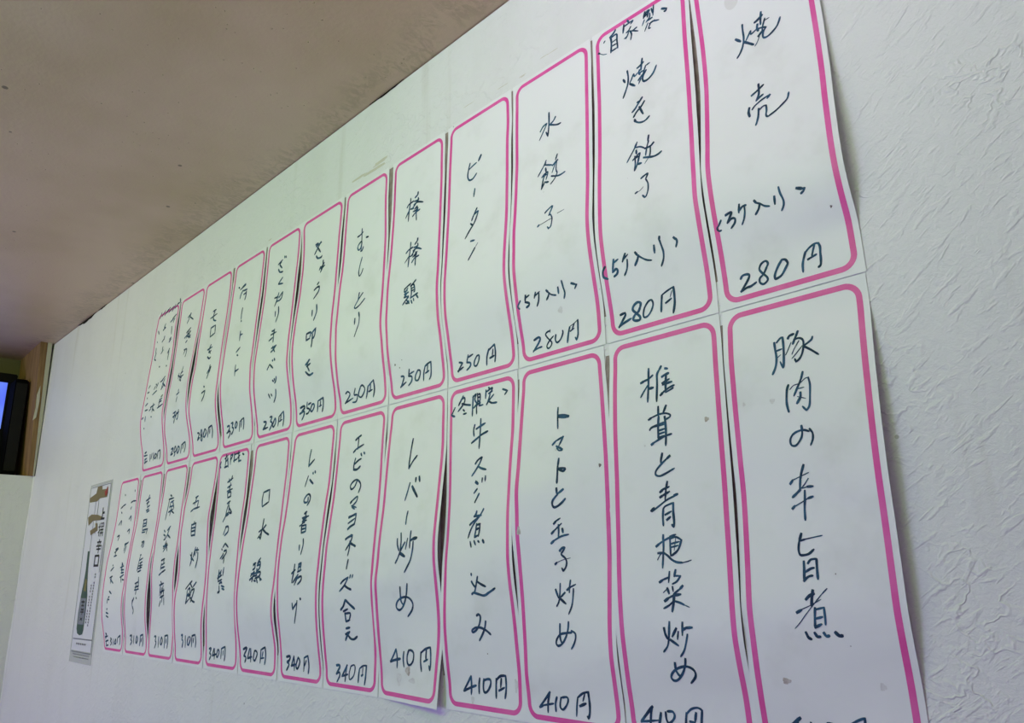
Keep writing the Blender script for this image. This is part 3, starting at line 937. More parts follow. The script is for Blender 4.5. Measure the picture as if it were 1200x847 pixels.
('U',6,'dish_name'):'''36 344,1607 419,1610
36 362,1706 511,1658
36 494,1613 426,1803 329,2067
36 394,1768 499,2117
36 381,2199 434,2359 527,2405 548,2350
36 538,2882 515,3014
34 522,2969 611,2855 636,2778
36 599,2636 601,2947 553,3155
34 560,3008 659,2931
36 495,3688 536,3625
36 420,3899 504,3825 565,3858
33 566,3886 550,4074 437,4326
36 445,4891 456,5153
36 545,4701 570,5051 517,5405
36 365,5929 368,6227
36 365,5929 479,5943 462,6150
36 374,6231 465,6201
36 509,5991 599,5842
36 599,5842 587,6148 551,6266
36 527,6053 527,6392 514,6622
36 360,7320 478,7164
36 386,7407 487,7332
36 464,7155 402,7347 446,7630
36 348,7615 436,7807 536,7777''',
('U',6,'price'):'''36 115,9050 217,9010 227,9107 152,9208
36 92,9293 209,9236 203,9394 151,9577
30 306,8895 283,9135
30 283,9135 351,9215 317,9358 261,9375
30 330,8999 401,8968
32 426,9049 377,9251 415,9338 477,9166 468,9048 426,9049
36 579,8993 552,9406
29 594,8978 717,8910
34 712,8907 707,9193 675,9468
29 646,9028 624,9241
23 598,9227 666,9195''',
('U',7,'dish_name'):'''36 557,1231 570,1327
36 601,1285 616,1355
36 365,1497 497,1369
36 467,1453 421,1549 505,1796
36 389,1772 447,1966 545,2029
36 560,2349 436,2569
36 445,2587 591,2681
36 368,3252 492,3276
36 494,3085 441,3506
36 441,3506 527,3497
36 515,3350 619,3140
36 626,3146 607,3429 529,3526
36 466,3391 405,3695
36 456,4010 472,4266
36 544,3837 569,4209 515,4569
36 435,4989 519,4999
36 416,5160 580,5124
36 514,4942 505,5227 518,5579
36 378,5426 481,5342
36 491,5874 635,5817
36 628,5813 549,5992 488,6054
35 520,5815 607,6108
36 563,6488 581,6536
36 616,6447 639,6538
36 416,6855 489,6645
36 489,6645 590,6876
36 568,7438 598,7504
36 622,7395 630,7473
32 680,7330 659,7514 623,7591
36 421,7993 453,8180
36 494,8031 513,8114
32 635,7887 617,8167 548,8422''',
('U',7,'price'):'''36 208,9159 281,9192 261,9304 178,9489
36 178,9489 324,9456
33 400,9028 462,9033 408,9226
34 408,9226 454,9295 437,9433 377,9602
33 519,9228 469,9423 503,9511 563,9345 553,9147 519,9228
33 661,9150 630,9520
29 662,9126 787,8947
35 793,8949 797,9262 778,9587
29 724,9084 705,9266
29 673,9347 751,9288''',
('U',8,'dish_name'):'''36 366,1807 306,1992 287,2200
36 390,1857 516,1881
36 494,1979 495,2215 474,2420
36 409,2081 499,2043
36 187,1496 223,1559
36 260,1683 443,1578
36 437,1514 330,1595
33 438,2840 429,3154 439,3452
36 448,3546 460,3596
36 486,4149 494,4637
36 494,4354 567,4351
36 437,5217 549,5042
36 478,5386 513,5447
30 484,5917 487,6466
36 498,6256 601,6200''',
('U',8,'price'):'''36 156,8830 232,8812 227,8967 168,9072
36 128,9134 243,9079 239,9234 178,9391
36 301,8738 366,8716 323,8905
36 322,8931 369,9003 335,9171 288,9255
33 476,8714 422,8923 450,9013 508,8833 476,8714
36 600,8772 562,9218
32 600,8772 721,8649
36 731,8654 722,8930 700,9176
32 653,8796 631,9043''',
('U',9,'dish_name'):'''36 422,2043 536,2012
36 351,2393 594,2307
36 490,2099 455,2382 499,2602 592,2706
36 428,3011 448,3518
36 428,3011 590,2969
36 599,2976 627,3436
36 451,3537 627,3436
36 420,4257 604,4204
36 483,4450 583,4399
36 545,4042 488,4304 563,4535
36 465,4678 543,4819 600,4768
36 572,5609 557,5659 630,5409 679,5381
36 676,5350 637,5648
36 630,5232 615,5635 576,5933
36 501,6323 531,6386
36 452,6673 565,6590
36 574,6594 551,6870 479,7117''',
('U',9,'price'):'''36 236,8678 300,8732 203,9026
36 203,9026 296,8925
36 387,8576 346,8807 404,8913 370,9120 335,8996 413,8752 410,8558
36 533,8583 448,8876 484,8974 579,8766 553,8592
36 675,8617 607,9023
36 677,8590 807,8511
36 807,8511 811,8810 779,9120
35 724,8665 698,8870''',
('U',10,'dish_name'):'''36 388,1464 520,1308
36 492,1286 485,1444 377,1816
36 494,1517 658,1792
36 425,2443 613,2264
36 526,2358 457,2792
36 542,2663 644,2482
36 588,2438 602,2901
36 534,2785 675,2763
36 369,2727 551,2540
36 467,3058 535,2980
36 495,2691 678,2894
36 528,3487 459,3757
36 448,3494 588,3531 600,3793 571,3963
36 541,4824 582,4568
36 501,4924 606,4866
36 486,5165 673,5097
36 521,4874 478,5285
36 558,5086 555,5395
36 364,4961 473,5094
36 403,4856 400,5168
36 510,5301 583,5396
36 505,5110 581,5221
36 546,5879 546,6002
36 471,6144 599,6063
36 519,6292 491,6550
36 401,7167 528,7110
36 503,7128 436,7453
36 383,7368 507,7308
36 655,7085 610,7475 557,7568
36 557,7273 671,7210
36 581,7196 487,7477
36 461,7524 427,7714''',
('U',10,'price'):'''36 211,9062 307,9039 172,9341
36 170,9370 271,9318
36 381,8979 324,9220 367,9353 325,9485
36 405,8958 421,9197 345,9287
36 520,9002 456,9269 486,9367 572,9138 520,9002
36 658,9025 618,9415
36 658,8996 817,8873
36 817,8873 817,9172 772,9414
36 726,9022 711,9218''',
('U',11,'heading_note'):'''36 67,345 138,12
36 171,286 333,31
36 312,330 473,77
36 384,248 575,22
36 523,292 741,91
36 688,357 840,37
36 812,287 973,81
36 924,108 1026,91
36 1032,-141 1061,87''',
('U',11,'dish_name'):'''36 939,767 779,913
36 699,1076 837,959
36 888,966 844,1204
36 806,1447 841,1947
36 763,2391 853,2257
36 775,2233 844,2150
36 831,2839 756,3086
36 815,2927 809,3520
36 796,3876 822,3925
36 453,1001 404,1207
36 457,1213 384,1399
36 369,1353 492,1274
36 400,2130 492,1993
36 503,1830 496,2029
36 478,2490 469,2687
36 514,2719 432,2898
36 125,1239 178,1465
36 143,1979 157,1962
36 128,2347 140,2664
36 169,2684 126,3032
36 142,3077 208,3175
36 448,3718 484,3761
36 728,4754 849,4566
36 662,4808 776,4746
36 846,4723 764,5194
36 778,4943 938,5232
36 757,5320 850,5115
36 823,5809 884,5715
36 773,5974 885,5907
36 765,6098 881,6065
36 733,6433 957,6296
36 790,5919 773,6358
36 464,4822 502,4910
36 406,5118 457,4950
36 563,4814 505,5109
36 553,5269 375,5430
36 510,6026 501,6537
36 389,6222 574,6125
36 361,6402 425,6305
36 504,6346 598,6522
36 483,6817 512,6850
36 176,4752 117,4885
36 108,5180 182,5155
36 133,5527 150,5503
36 126,5986 210,5866
36 146,6292 273,6292
36 217,6686 214,6974
36 47,6765 117,6701
36 167,7364 178,7401''',
('U',11,'price'):'''36 114,8813 203,8753
36 68,8953 225,8949
36 90,9180 197,9126
36 87,9366 220,9290
36 118,9128 105,9405
36 370,8973 351,9337
36 457,8944 404,9233
36 533,8943 506,9332
36 608,9033 557,9229 608,9278 673,9119 623,9008
36 732,8959 694,9340
36 742,8932 830,8875
36 830,8875 842,9153 810,9384''',
('L',6,'dish_name'):'''30 471,984 452,1310 449,1662
35 449,1662 581,1422
36 577,1966 588,2013
36 627,1917 637,1985
26 469,2063 437,2272 411,2482
36 515,2229 562,2329 607,2415
32 534,2945 537,3116 472,3144 435,3050 475,2888 535,2817 585,2915 587,3086 537,3265
36 501,3594 556,3521
34 462,3756 620,3701
34 543,3602 537,3958
36 483,3823 571,3755
34 478,3906 581,3861
29 554,3856 463,4029 426,4065
36 479,4053 495,4348
34 481,4074 585,4042
34 585,4042 597,4301
34 494,4202 585,4175
34 495,4348 597,4301
36 489,4823 496,5009
31 568,4586 580,4834 548,5178
34 427,5556 415,5840 379,6244
34 363,5899 452,5761
36 522,5562 584,5505
33 535,5563 520,5764
33 584,5505 574,5767
28 528,5663 580,5626
33 511,5844 600,5768
34 529,5946 407,6245
34 521,6046 450,6326
33 509,6086 613,6009 609,6169 532,6307
36 401,7026 411,7245
34 411,7245 528,6982
28 528,6922 510,7201 478,7480 440,7761
36 603,6841 625,6864''',
('L',6,'price'):'''36 148,9053 251,9016 216,9180 156,9230
34 156,9250 211,9319 143,9548
34 352,8999 266,9368
34 266,9368 382,9288
33 351,9019 349,9508
33 448,9061 393,9344 436,9433 498,9169 464,9019
32 615,9032 589,9499
27 616,9013 717,8919
35 717,8919 724,9282 706,9551
27 666,9101 615,9303''',
('L',7,'dish_name'):'''33 396,2422 383,2709 403,3015
33 395,2408 572,2328
32 572,2328 585,2848
32 410,3031 586,2858
36 511,3585 503,3969 494,4419
36 494,4419 448,4322
36 420,4115 508,4015
28 508,4015 470,4235 408,4385
36 599,3849 511,4038
36 524,4018 615,4166 716,4270
31 575,5226 513,5376
36 387,5477 456,5416
36 391,5522 428,5436 443,5613 390,5698
36 503,5441 572,5380 577,5621 501,5792
33 495,5528 575,5490
36 440,5767 350,5961
36 358,5873 490,5835
36 332,6114 414,6007 397,6181
36 490,5835 605,5796 589,5969 477,6053
36 506,5661 500,5966
36 585,5926 631,6144
36 454,6139 500,6162
36 525,6097 556,6228
36 626,6079 658,6110
36 411,5963 526,5924''',
('L',7,'price'):'''36 107,8959 221,8878 112,9218
36 112,9218 174,9272 141,9470
36 297,8909 221,9307
36 221,9307 350,9221
36 328,8905 315,9418
33 434,8974 395,9277 440,9353 508,9089 480,8967 434,8974
36 617,8925 590,9410
29 617,8905 736,8783
36 736,8783 748,9133 719,9447
30 675,8979 643,9192
27 612,9239 703,9203''',
('L',8,'heading_note'):'''36 44,503 15,678 49,794
36 221,198 201,845
36 174,392 281,247
36 204,559 293,434
36 179,812 313,779
36 270,374 316,832
36 379,283 386,726
36 398,290 455,285 393,522
36 508,227 515,668
36 493,609 620,551
36 531,313 585,282
36 655,205 685,727
36 604,289 695,272
36 635,506 703,403
36 663,669 755,676
36 791,359 842,429''',
('L',8,'dish_name'):'''36 340,1585 522,1436
36 390,1447 419,1608
36 497,1326 471,1522
36 356,1845 486,1755
36 461,1672 424,1965
36 350,2022 537,1946
36 376,2105 395,2337
36 376,2105 491,2085 488,2285
36 395,2337 508,2290
36 400,2615 507,2515
36 475,2582 426,2871 402,3215
36 491,2736 502,3037
36 501,2838 611,3060
36 396,3164 502,3037
36 327,3445 431,3118
36 525,3063 608,3105
36 402,3211 513,3134
34 477,3718 438,3908 413,4051
36 457,3715 555,3707 571,3929 459,4106
36 416,4707 440,4758
36 534,4455 450,4638
36 536,4480 647,4651
36 504,4813 598,4774
36 393,5138 478,4978 492,4907
36 604,4846 557,4985 455,5167
36 529,5030 527,5339
36 373,5924 476,5691
36 397,5663 395,5972
36 475,5667 451,5926
36 359,6018 506,5881
36 563,5554 545,5883
36 387,6161 517,6069
36 395,5972 387,6161
36 431,6256 505,6186 527,6233
36 436,6350 453,6654
36 514,6350 620,6397
36 539,6467 626,6513
36 395,6654 469,6584''',
('L',8,'price'):'''36 110,9118 177,9084 123,9300
36 123,9300 173,9383 126,9574
36 270,9093 218,9399
36 218,9399 345,9309
36 288,9090 293,9522
34 398,9119 364,9374 402,9412 453,9201 416,9093
36 524,9077 513,9460
30 524,9054 648,8946
36 648,8946 649,9258 631,9528
30 585,9135 579,9315''',
('L',9,'dish_name'):'''36 367,2058 461,1989
36 411,2068 385,2411
36 310,2340 499,2224
36 512,2254 508,2545
36 281,2735 372,2622
36 372,2622 592,2563
36 489,3267 476,3353
36 387,3390 403,3941
36 398,3418 557,3342
36 549,3340 536,3960
36 413,3578 553,3549
36 419,3735 546,3703
36 415,3942 547,3909
36 460,4769 429,5073
36 593,4527 505,4978
36 403,4866 467,5025
36 467,5025 403,5378
36 468,5051 532,5158
36 578,4730 563,4906
36 653,4559 639,4786
36 596,4655 702,4651
36 678,4790 667,5092 606,5491
36 534,6116 433,6289 340,6489
36 486,6240 562,6415
36 691,6169 581,6416
36 423,6539 488,6440 497,6689 413,6789
36 409,6589 424,6888 397,7162
36 404,7162 487,6986
36 570,6490 526,6787 525,6985
36 575,6540 646,6490 619,6786 569,7083
36 555,6886 622,7032 708,7093
36 454,6813 542,6762''',
('L',9,'price'):'''36 266,8655 316,8624 283,8826
36 282,8850 321,8919 271,9197
36 422,8661 397,9178
36 531,8697 484,8971 523,9062 610,8784 571,8668
36 671,8656 643,9117
36 671,8632 789,8560
36 789,8560 806,8855 782,9121
36 730,8721 707,8916''',
('L',10,'dish_name'):'''36 371,1624 442,1699
36 326,1843 548,1809
36 352,1849 338,2417 308,2921
36 441,2098 424,2321
36 432,2039 570,1956
36 527,2003 630,2364
36 416,2263 587,2242
36 407,2544 613,2416
36 519,2284 481,2727
36 493,2448 668,2651
36 335,3486 396,3579
36 341,3710 412,3775
36 483,3509 602,3305
36 567,3411 483,3896
36 512,3734 651,3917
36 375,3992 441,3945
36 540,4177 404,4436
36 523,4230 588,4564
36 391,4325 578,4291
36 428,4435 503,4060
36 425,4599 571,4232
36 520,4961 515,5150
36 395,5060 545,4963
36 430,5279 566,5181
36 430,5442 584,5370
36 422,5197 403,5521
36 345,5789 463,5659
36 463,5659 623,5532
36 447,6115 485,6195
36 386,6301 585,6197
36 437,6328 386,6810
36 488,6436 437,6809
36 563,6329 488,6702
36 588,6489 564,6807
36 437,6649 614,6542
36 412,6916 589,6806
36 513,6807 494,7126
36 442,7074 371,7342
36 590,6912 595,7253
36 420,3970 446,3780''',
('L',10,'price'):'''36 227,8854 293,8846 271,9031
36 273,9057 312,9156 262,9407
36 415,8857 418,9347
36 527,8869 498,9130 548,9200 581,8991 539,8842
36 673,8800 677,9334
36 671,8775 791,8720
36 791,8720 808,9012 799,9341
36 739,8919 738,9097''',
('L',11,'dish_name'):'''36 325,1655 525,1521
36 481,1360 432,1650
36 370,1818 493,1724
36 421,2039 543,1946
36 438,1712 411,1947
36 386,2212 513,2148
36 424,2309 550,2245
36 322,2738 493,2710
36 355,2774 353,3250
36 482,2737 509,3097
36 357,2953 509,2920
36 353,3101 505,3067
36 364,3311 613,3261
36 592,3287 579,3519
36 358,3428 512,3421
36 519,3920 466,4204
36 451,3969 550,3953 560,4157 529,4269
36 519,3916 486,4174
36 550,3949 570,4212
36 500,4695 547,4671
36 498,4982 656,4852
36 544,5129 663,5052
36 510,5270 684,5223
36 515,4783 491,5125 464,5523
36 589,5075 605,5417
36 502,5411 672,5336
36 498,5582 642,5503
36 582,5868 600,6261
36 441,6203 607,6093
36 512,6148 472,6541
36 601,6037 615,6429
36 460,6401 631,6318
36 446,6541 645,6485
36 528,6597 518,6765
36 555,6932 583,6987
36 380,7104 454,6990
36 380,7104 378,7329
36 452,6934 384,7217
36 390,7384 446,7605 419,7774''',
('L',11,'price'):'''36 235,8961 324,8922 285,9121
36 269,9151 320,9228 254,9414
36 428,8937 397,9327
36 556,8949 511,9229 551,9278 605,9079 566,8920
36 733,8927 693,9393
36 733,8899 858,8803
36 858,8803 854,9100 828,9400
36 796,9000 754,9195''',
('L',12,'dish_name'):'''36 308,985 335,1056
36 850,845 864,931
36 169,1792 302,1659
36 302,1659 413,1587
36 230,2028 269,2100
36 192,2786 298,2550 310,2805
36 231,3485 333,3436 301,3713
36 293,4239 413,4158
36 704,1555 813,1485
36 813,1485 958,1498
36 715,1934 760,1819
36 692,2523 786,2353 789,2633
36 708,3239 797,3129 801,3375
36 712,4036 868,3871
36 755,3980 712,4340
36 273,4418 424,4217
36 319,4238 336,4608
36 287,4635 411,4584
36 313,5156 332,5145
36 258,5457 378,5250
36 257,5851 378,5765
36 329,5793 324,6154
36 296,5943 456,6156
36 325,6602 453,6750
36 309,6959 360,6899
36 286,7049 371,7077
36 270,7257 284,7019
36 256,7614 284,7583
36 227,7794 338,7847
36 226,7972 337,8053
36 700,3970 851,3926
36 802,4103 759,4462
36 749,5033 819,5187
36 706,5299 849,5218
36 747,5421 875,5427
36 770,5600 894,5576
36 760,5123 796,5602
36 751,5837 910,5695
36 794,5779 838,6105
36 869,5958 949,5990''',
('L',12,'price'):'''36 118,8956 173,9010
36 71,9169 226,9093
36 141,9043 91,9285
36 83,9404 241,9327
36 116,9459 141,9661
36 121,9634 245,9589
36 368,9195 425,9247 361,9342 424,9450 370,9573
36 526,9235 521,9553
36 631,9252 588,9459 665,9449 660,9249 631,9252
36 747,9153 739,9412
36 775,9121 886,8995
36 886,8995 891,9251 875,9491'''}
W_, H_, INS, NR = .1285, .36799, .0072, 64
def cat(a, u):
    n = len(a)-1; f = u*n; k = min(int(f), n-1); f -= k
    p0, p1, p2, p3 = a[max(k-1, 0)], a[k], a[k+1], a[min(k+2, n)]
    return .5*(2*p1+(p2-p0)*f+(2*p0-5*p1+4*p2-p3)*f*f+(3*p1-p0-3*p2+p3)*f**3)
class Sheet:
    def __init__(s, r, i):
        s.r, s.i = r, i; s.z0 = SEAM+H_ if r == 'U' else SEAM
        s.rows = []
        e = {}
        for sd in 'LR':
            x, dx, d = EDGES[r, i, sd]; e[sd] = (x/1000, [float(v)/1000 for v in dx.split()], [float(v)/1000 for v in d.split()])
        for k in range(NR+1):
            u = k/NR
            s.rows.append([(e[sd][0]+cat(e[sd][1], u), max(cat(e[sd][2], u), .0003)) for sd in 'LR'])
    def at(s, a, u, lift=0):
        f = min(max(u, 0), 1)*NR; k = min(int(f), NR-1); f -= k
        if u > 1: f = 1+(u-1)*NR
        if u < 0: f = u*NR
        (xl0, dl0), (xr0, dr0) = s.rows[k]; (xl1, dl1), (xr1, dr1) = s.rows[k+1]
        g = max(0, min(1, f))
        xl, xr = xl0+(xl1-xl0)*g, xr0+(xr1-xr0)*g; dl, dr = dl0+(dl1-dl0)*g, dr0+(dr1-dr0)*g
        return Vector((xl+(xr-xl)*a, -max(dl+(dr-dl)*a, .0003)-lift, s.z0-u*H_))
MAR = INS/(W_-2*INS)
def paper(S, root):
    cols = [-MAR*.985, 0, .25, .5, .75, 1, 1+MAR*.985]; n = len(cols); V, F = [], []
    e = .0006/H_
    us = [e]+[k/NR for k in range(1, NR)]+[1-e]
    for lift in (0, -.00018):
        for u in us:
            for a in cols: V.append(S.at(a, u, lift))
    B = (NR+1)*n
    for k in range(NR):
        for c in range(n-1):
            a = k*n+c; F.append((a, a+n, a+n+1, a+1)); F.append((B+a, B+a+1, B+a+n+1, B+a+n))
    for k in range(NR):
        a = k*n; F.append((a, B+a, B+a+n, a+n)); a += n-1; F.append((a, a+n, B+a+n, B+a))
    for c in range(n-1):
        F.append((c, c+1, B+c+1, B+c)); a = NR*n+c; F.append((a, B+a, B+a+1, a+1))
    m = 2*NR*(n-1); G = []                     # rim faces get their own vertices so the sheet shades flat to its edge
    for f in F[m:]: b = len(V); V += [V[v] for v in f]; G.append(tuple(range(b, b+4)))
    F = F[:m]+G
    o = mesh('paper_sheet', V, F, PAPER)
    for f in o.data.polygons: f.use_smooth = f.index < 2*NR*(n-1)
    return add(o, root)
def border(S, root):
    # rounded frame line printed on the sheet, in strip millimetres
    w, h, t, r = W_-.0098, H_-.0098, .0049, .0138
    def loop(off):
        P = []; hw, hh, rr = w/2-off, h/2-off, r-off
        for (cx, cy, a0) in ((hw-rr, -hh+rr, -90), (hw-rr, hh-rr, 0), (-hw+rr, hh-rr, 90), (-hw+rr, -hh+rr, 180)):
            for k in range(9):
                a = math.radians(a0+90*k/8); P.append((cx+rr*math.cos(a), cy+rr*math.sin(a)))
        Q = []
        for k, p in enumerate(P):
            q = P[(k+1) % len(P)]; L = math.hypot(q[0]-p[0], q[1]-p[1]); m = NR+8 if L > .2 else (6 if L > .03 else 1)
            for j in range(m): Q.append((p[0]+(q[0]-p[0])*j/m, p[1]+(q[1]-p[1])*j/m))
        return Q
    A, Bq = loop(0), loop(t); n = len(A); V = []
    for P in (A, Bq):
        for x, y in P: V.append(S.at(.5+x/(W_-2*INS), .5+y/H_, .00014))
    return add(mesh('printed_border', V, [(k, (k+1) % n, n+(k+1) % n, n+k) for k in range(n)], PINK, smooth=True), root)
def letters(S, key, root):
    # one part for each written character: strokes that overlap down a column belong together
    cuts = {('U', 11): (350, 660), ('L', 12): (560,)}.get(key[:2], ()); cols = [[] for _ in range(len(cuts)+1)]
    for l in INK[key].split('\n'):
        P = [tuple(map(int, q.split(','))) for q in l.split()[1:]]; ms = sum(p[0] for p in P)/len(P)+(sum(p[1] for p in P)/len(P)-3500)*(.012 if cuts else 0)
        cols[sum(ms > c for c in cuts)].append((min(p[1] for p in P), max(p[1] for p in P), l))
    for L in cols:
        L.sort(key=lambda v: v[0]); G = [[L[0]]]; end = L[0][1]
        for v in L[1:]:
            if v[0] > end-12 and end-min(x[0] for x in G[-1]) > (120 if cuts else 260): G.append([]); end = v[1]
            G[-1].append(v); end = max(end, v[1])
        for g in G: strokes(S, [v[2] for v in g], 'written_character', root)
def strokes(S, key, name, root):
    V, F = [], []
    sx, sy = W_-2*INS, H_
    for li, line in enumerate(INK[key].split('\n') if isinstance(key, tuple) else key):
        tk = line.split(); w = int(tk[0])/10000
        P = [(int(a)*sx/1000, int(b)*sy/10000) for a, b in (q.split(',') for q in tk[1:])]
        if len(P) > 2:        # smooth the traced stroke a little
            Q = []
            for k in range(len(P)-1):
                p0, p1, p2, p3 = P[max(k-1, 0)], P[k], P[k+1], P[min(k+2, len(P)-1)]
                for f in (0, .25, .5, .75):
                    Q.append(tuple(.5*(2*p1[c]+(p2[c]-p0[c])*f+(2*p0[c]-5*p1[c]+4*p2[c]-p3[c])*f*f+(3*p1[c]-p0[c]-3*p2[c]+p3[c])*f**3) for c in (0, 1)))
            Q.append(P[-1]); P = Q
        else:
            n = 3; P = [(P[0][0]+(P[-1][0]-P[0][0])*k/n, P[0][1]+(P[-1][1]-P[0][1])*k/n) for k in range(n+1)]
        n = len(P)-1; base = len(V); lift = .0002+.00001*(li % 6)
        for k, p in enumerate(P):
            a, b = P[max(k-1, 0)], P[min(k+1, n)]; dx, dy = b[0]-a[0], b[1]-a[1]; L = math.hypot(dx, dy) or 1e-9; dx, dy = dx/L, dy/L
            ww = w*(.5+.04*math.sin(li*1.7+k*.9)); ww *= (.78 if k == 0 else 1)*(.55 if k == n else 1)
            cap = -w*.3 if k == 0 else (w*.3 if k == n else 0); q = (p[0]+dx*cap, p[1]+dy*cap)
            for sg in (-1, 1): V.append(S.at((q[0]-dy*ww*sg)/sx, (q[1]+dx*ww*sg)/sy, lift))
        for k in range(n): F.append((base+2*k, base+2*k+1, base+2*k+3, base+2*k+2))
    return add(mesh(name, V, F, INKM), root)
NAMES = {
 ('U', 0): ('white menu strip with two large characters, rightmost of upper row, 280 yen', ''),
 ('U', 1): ('upper-row menu strip with small heading over four characters and bracketed note, 280 yen', ''),
 ('U', 2): ('upper-row menu strip of three characters with no heading, bracketed note, 280 yen', ''),
 ('U', 3): ('upper-row menu strip with four thin katakana, third 250-yen strip from the left', ''),
 ('U', 4): ('upper-row menu strip whose first character is written twice over a third, 250 yen', ''),
 ('U', 5): ('upper-row 250 yen menu strip in thin hiragana, left of the doubled-character strip', ''),
 ('U', 6): ('only menu strip priced 350 yen, in the middle of the upper row', ''),
 ('U', 7): ('only menu strip priced 230 yen, left of the 350 yen strip', ''),
 ('U', 8): ('only menu strip priced 330 yen, fourth from the left in upper row', ''),
 ('U', 9): ('280 yen menu strip with box-shaped second character, third from left in upper row', ''),
 ('U', 10): ('280 yen menu strip second from the left in the upper row', ''),
 ('U', 11): ('leftmost upper-row menu strip with three small columns and inked-over top edge', ''),
 ('L', 0): ('rightmost lower-row menu strip with six bold characters, its price cut by the frame', ''),
 ('L', 1): ('second lower-row menu strip from the right, eight bold characters in one column', ''),
 ('L', 2): ('lower-row 410 yen menu strip starting in katakana, third from the right', ''),
 ('L', 3): ('lower-row 410 yen menu strip with small bracketed heading inside its top border', ''),
 ('L', 4): ('410 yen menu strip with brown grease spot and lower right corner curling off', ''),
 ('L', 5): ('340 yen menu strip in long mixed script, left of the grease-spotted strip', ''),
 ('L', 6): ('lower-row 340 yen menu strip, second of the four 340 yen strips from right', ''),
 ('L', 7): ('lower-row 340 yen menu strip with only three widely spaced characters', ''),
 ('L', 8): ('lower-row 340 yen menu strip with small heading over its top border', ''),
 ('L', 9): ('310 yen menu strip with four spaced characters, next to the headed 340 yen strip', ''),
 ('L', 10): ('310 yen menu strip third from the left end of the lower row', ''),
 ('L', 11): ('310 yen menu strip second from the left end of the lower row', ''),
 ('L', 12): ('leftmost lower-row menu strip with two small columns of writing', '')}
NAMES[('U', 3)] = ('upper-row menu strip with four thin katakana, rightmost of the three 250 yen strips', '')
GREASE = []
for cols in (((.80, .79, .79), (.70, .68, .67)), ((.66, .61, .58), (.44, .37, .32)), ((.25, .20, .20), (.16, .12, .12))):
    G_ = mat('grease', cols[0], .4); t = NT(G_); t.l.new(t.mix(t.ramp(t.noise(t.pos(), 150, 4, .7), .35, .65), *cols), t.b.inputs['Base Color']); GREASE.append(G_)
SPOTS = {('L', 4): ((.511, .902, .042, .014, 1), (.345, .930, .045, .020, 0), (.594, .930, .06, .008, 0)),
 ('L', 3): ((.952, .908, .02, .018, 0), (.342, .962, .022, .010, 0), (.60, .83, .006, .002, 2)),
 ('U', 0): ((.91, .833, .008, .003, 2),), ('L', 0): ((.206, .833, .03, .006, 1), (.833, .83, .02, .007, 0), (.306, .244, .02, .006, 0), (.077, .24, .012, .005, 0), (.64, .62, .004, .0016, 2)),
 ('L', 1): ((.887, .258, .02, .006, 1), (.30, .30, .008, .003, 0)), ('L', 2): ((.933, .33, .014, .005, 2), (.02, .49, .022, .012, 1), (.45, .27, .012, .004, 0)),
 ('U', 2): ((.55, .86, .03, .01, 0),), ('U', 4): ((.12, .86, .012, .004, 2), (.2, .875, .008, .003, 2), (.26, .85, .006, .002, 2))}
sheets = {}
for key in NAMES:
    r, i = key; S = sheets[key] = Sheet(r, i)
    root = tag(empty('menu_strip', (-(i+.5)*W_, 0, S.z0-H_)), NAMES[key][0], 'menu strip', 'handwritten menu strips with pink borders')
    paper(S, root); border(S, root)
    for g in ('heading_note', 'dish_name', 'portion_note', 'price'):
        if (r, i, g) in INK and g == 'dish_name': letters(S, (r, i, g), root)
        elif (r, i, g) in INK: strokes(S, (r, i, g), g, root)
    for (cx, cy, rx, ry, dark) in SPOTS.get(key, ()):
        V = [S.at(cx, cy, .00016)]
        for k in range(18): a = k*math.pi/9; f = 1+.18*math.sin(3*a+cx*9)+.1*math.sin(7*a+cy*20); V.append(S.at(cx+rx*f*math.cos(a), cy+ry*f*math.sin(a), .00016))
        add(mesh('grease_stain', V, [(0, 1+k, 1+(k+1) % 18) for k in range(18)], GREASE[dark]), root)

# ---------------------------------------------------------------- sake poster at the far end
PX, PZ = -1.8835, SEAM+.0075
po = tag(empty('bottle_poster', (PX+.077, 0, PZ-.408)), 'narrow white poster with green bottle and olive brush strokes, left of the strips', 'poster')
def pt(x, y, d=.0009): return Vector((PX+x/1000, -d-.0004, PZ-y/1000))
def flat(name, polys, M, d=.0012):
    V, F = [], []
    for P in polys:
        b = len(V); V += [pt(x, y, d) for x, y in P]; F.append(tuple(range(b, b+len(P))))
    o = mesh(name, V, F, M); bm = bmesh.new(); bm.from_mesh(o.data); bmesh.ops.triangulate(bm, faces=bm.faces[:]); bmesh.ops.recalc_face_normals(bm, faces=bm.faces[:]); bm.to_mesh(o.data); bm.free()
    return add(o, po)
def line(x0, y0, x1, y1, w):
    dx, dy = x1-x0, y1-y0; L = math.hypot(dx, dy); dx, dy = dx/L*w/2, dy/L*w/2
    return [(x0-dy, y0+dx), (x0+dy, y0-dx), (x1+dy, y1-dx), (x1-dy, y1+dx)]
add(box('laminate', (PX-.001, -.0007, PZ-.408), (PX+.156, -.0001, PZ), mat('clear_laminate', (.56, .57, .57), .18, .5)), po)
add(box('printed_sheet', (PX+.006, -.0011, PZ-.382), (PX+.149, -.0006, PZ-.006), mat('poster_print', (.78, .78, .84), .4)), po)
GREY = mat('poster_grey', (.22, .23, .25), .5); OL = mat('olive_brush', (.22, .17, .085), .5); GRN = mat('bottle_green', (.015, .07, .055), .35)
LAB = mat('bottle_label', (.23, .25, .30), .5); BK = mat('poster_black', (.02, .02, .025), .5); RED = mat('seal_red', (.35, .03, .03), .5); GOLD = mat('gold_print', (.22, .19, .07), .5)
flat('frame_line', [line(6, 8, 149, 8, 1.6), line(148.5, 8, 148.5, 382, 1.6), line(6, 8, 6, 382, 1), line(55, 42, 55, 200, 2), line(76, 42, 76, 120, 3), line(140, 150, 140, 210, 2.5), line(12, 357, 149, 356, 2.5), line(12, 385, 149, 385, 2.2)], GREY)
